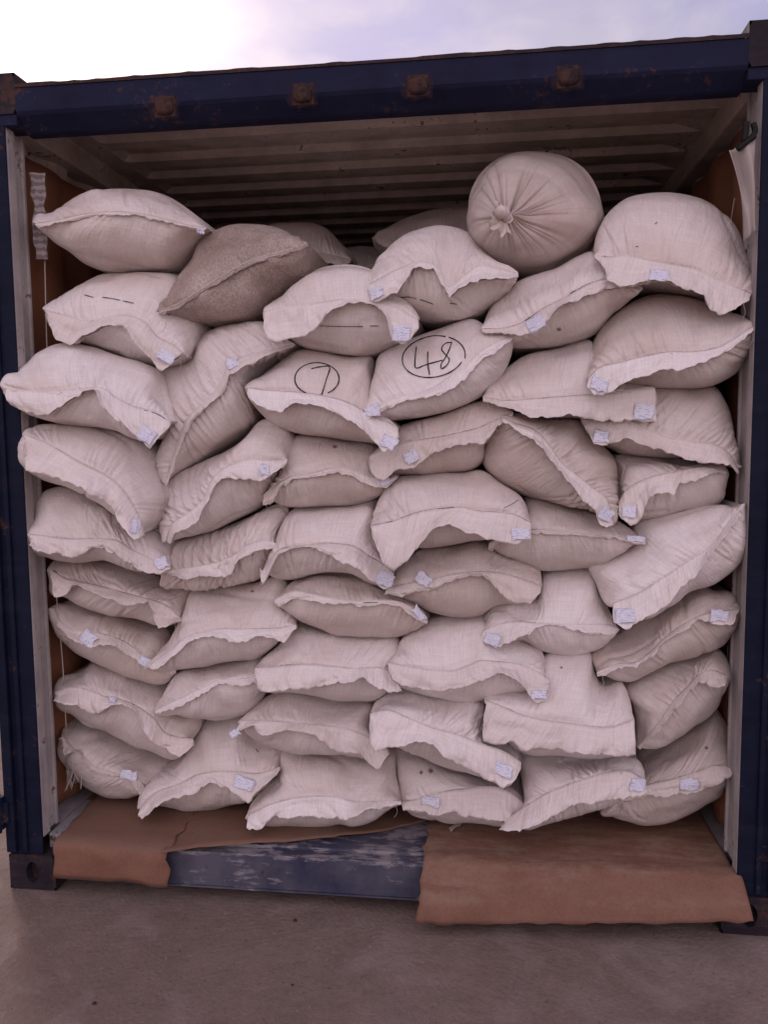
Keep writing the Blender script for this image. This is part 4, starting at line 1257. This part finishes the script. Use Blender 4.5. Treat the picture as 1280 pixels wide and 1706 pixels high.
        if d['fwd'] > .012:      # the other ply of the open mouth, a little behind and not quite as long
            P2 = P.copy()
            gap = np.clip(wpx / 20, .2, 1) * (0.006 + 0.010 * (vnoise(uu * 5, uu * 0, seed + 51) + .4))
            ext = 0.93 + 0.13 * vnoise(uu * 6, uu * 0, seed + 52)
            for k in range(K):
                v = k / (K - 1)
                P2[k] = P[0] + (P[k] - P[0]) * (1 + (ext - 1) * v)[:, None]
                P2[k, :, 1] += 0.0025 + v * gap + 0.010 * v * (np.abs(vnoise(uu * 12 + v, uu * 0 + v, seed + 53)) - .2) * np.clip(wpx / 20, .2, 1)
                P2[k, :, 2] -= 0.002 * v
            if key[0] in 'IH':
                P2[..., 2] = np.maximum(P2[..., 2], 0.1825)
            MB().grid(P2 - base).build('mouth_flap', M['sack_warm'], root, smooth=True, uv=fu.reshape(-1, 2), solid=0.0010)
        flx = proj(P.reshape(-1, 3))
        cl_px = np.vstack([fpx, flx]); cl_y = np.r_[fy, P[..., 1].reshape(-1)]
    if d['thread'] and key in ('A1', 'A2', 'B5', 'C2', 'C4', 'D4', 'E3', 'E4', 'E5', 'F3', 'G3', 'G5', 'H2', 'H3', 'B6', 'D1', 'I3'):
        q = S3[2:-2].copy()
        q[:, 1] -= 0.0030
        q[:, 2] += 0.0015 + 0.0012 * vnoise(np.arange(len(q)) * .7, np.zeros(len(q)), seed + 21)
        MB().tube(q - base, 0.0008, 5).build('stitching', M['thread'], root, smooth=True)
    def surf_y(p, off, px_set, y_set):
        out = np.zeros(len(p))
        for i, a in enumerate(p):
            dd = ((px_set - a) ** 2).sum(1)
            near = np.argsort(dd)[:14]
            w = 1 / (dd[near] + 2)
            out[i] = (w * y_set[near]).sum() / w.sum()
        return out - off
    def front_only(a, px_set, y_set):
        return px_set, y_set
    for (cx, cy, w, h, ang, style) in d['tags']:
        n = 9
        gx, gy = np.meshgrid(np.linspace(-.5, .5, n), np.linspace(-.5, .5, n), indexing='ij')
        r = R_(ang)
        px = np.stack([cx + gx * w * .88 * math.cos(r) - gy * h * .85 * math.sin(r), cy + gx * w * .88 * math.sin(r) + gy * h * .85 * math.cos(r)], -1).reshape(-1, 2)
        px += np.stack([2.6 * vnoise(gx * 3, gy * 3, seed + 31), 2.4 * vnoise(gx * 4, gy * 4, seed + 32)], -1).reshape(-1, 2)
        ps, ys_ = (flx, P[..., 1].reshape(-1)) if d['flap'] else (fpx, fy)
        yy = surf_y(px, 0.0, ps, ys_)
        co = np.stack([np.ones(len(px)), px[:, 0] - cx, px[:, 1] - cy], -1)
        fit, *_ = np.linalg.lstsq(co, yy, rcond=None)
        pl = co @ fit
        yy = 0.5 * np.minimum(yy, pl) + 0.5 * pl - 0.006 - 0.003 * vnoise(gx * 3, gy * 3, seed + 33).reshape(-1)
        pt = unproj(px, yy) - base
        uvt = np.stack([gx + .5, gy + .5], -1).reshape(-1, 2) + rng.uniform(0, 3)
        MB().grid(pt.reshape(n, n, 3)).build('printed_tag', M['tag'], root, smooth=True, uv=uvt, solid=0.001)
    for (cx, cy, w, h) in STAIN.get(key, ()):
        rr, aa = np.meshgrid(np.linspace(0.02, 1, 5), np.linspace(0, 2 * np.pi, 17), indexing='ij')
        px = np.stack([cx + w * rr * np.cos(aa), cy + h * rr * np.sin(aa)], -1).reshape(-1, 2)
        yy = surf_y(px, 0.0022, fpx, fy)
        MB().grid((unproj(px, yy) - base).reshape(5, 17, 3)).build('stain', M['stain'], root, smooth=True,
                  uv=np.stack([rr * np.cos(aa), rr * np.sin(aa)], -1).reshape(-1, 2))
    for st in d['pen']:
        pm = MB()
        n = max(6, int(sum(math.dist(st[i], st[i + 1]) for i in range(len(st) - 1)) / 3))
        q = spline(st, n)
        yy = surf_y(q, 0.0035, fpx, fy)
        pm.tube(unproj(q, yy) - base, {'C2': .0017, 'C3': .0017, 'E4': .0007}.get(key, .0011) * (1 + 0.25 * vnoise(np.arange(n) * .5, np.zeros(n), seed + 41)), 5)
        pm.build('pen_mark', M['ink'], root, smooth=True)
    if d['flap'] and rng.uniform() < .45:      # an end of sewing thread left hanging from the mouth
        j0 = int(n2 * rng.choice([.015, .03, .96, .98]))
        st = P[-1, j0] + np.array([0, -.002, 0])
        ln = rng.uniform(.025, .07)
        tt2 = np.linspace(0, 1, 14)
        th_ = st[None] + np.stack([0.010 * np.sin(tt2 * rng.uniform(2, 6)) * tt2, -0.012 * tt2 * rng.uniform(.2, 1), -ln * tt2], -1)
        th_[:, 2] = np.maximum(th_[:, 2], 0.184)
        MB().tube(th_ - base, 0.0007, 4).build('loose_thread', M['string'], root, smooth=True)
    if key == 'A6':
        # twisted neck above the tie
        m = MB()
        q = unproj(spline([(848, 364), (844, 360), (838, 352), (832, 356)], 14), np.linspace(y0 - .05, y0 - .085, 14))
        m.tube(q - base, np.linspace(0.012, 0.017, 14) * (1 + 0.2 * vnoise(np.arange(14) * .8, np.zeros(14), 3)), 12)
        K, n2 = 7, 40
        Pn = np.zeros((K, n2, 3))
        cc = unproj([(842, 366)], y0 - .055)[0]
        for k in range(K):
            v = k / (K - 1)
            for j in range(n2):
                a = R_(80 + 215 * j / (n2 - 1))
                rr = 0.007 + 0.050 * v * (0.75 + 0.45 * float(vnoise(np.array(j * .28), np.array(2.), 9)))
                Pn[k, j] = cc + np.array([rr * math.cos(a) * .85, -0.026 * v + 0.013 * v * (abs(math.sin(j * .75)) + 0.4 * math.sin(j * 2.3)), rr * math.sin(a) * .9])
        m.grid(Pn - base)
        m.build('tied_neck', M['sack_warm'], root, smooth=True, solid=0.0016)
        tq = [(848 + 5.5 * math.cos(a), 364 + 6.5 * math.sin(a)) for a in np.linspace(0, 6.28, 24)]
        MB().tube(unproj(tq, y0 - .052) - base, 0.003, 6).build('tie_string', M['thread'], root, smooth=True)
    return root

for i, (key, d) in enumerate(S.items()):
    build_sack(key, d, 1000 + 37 * i)
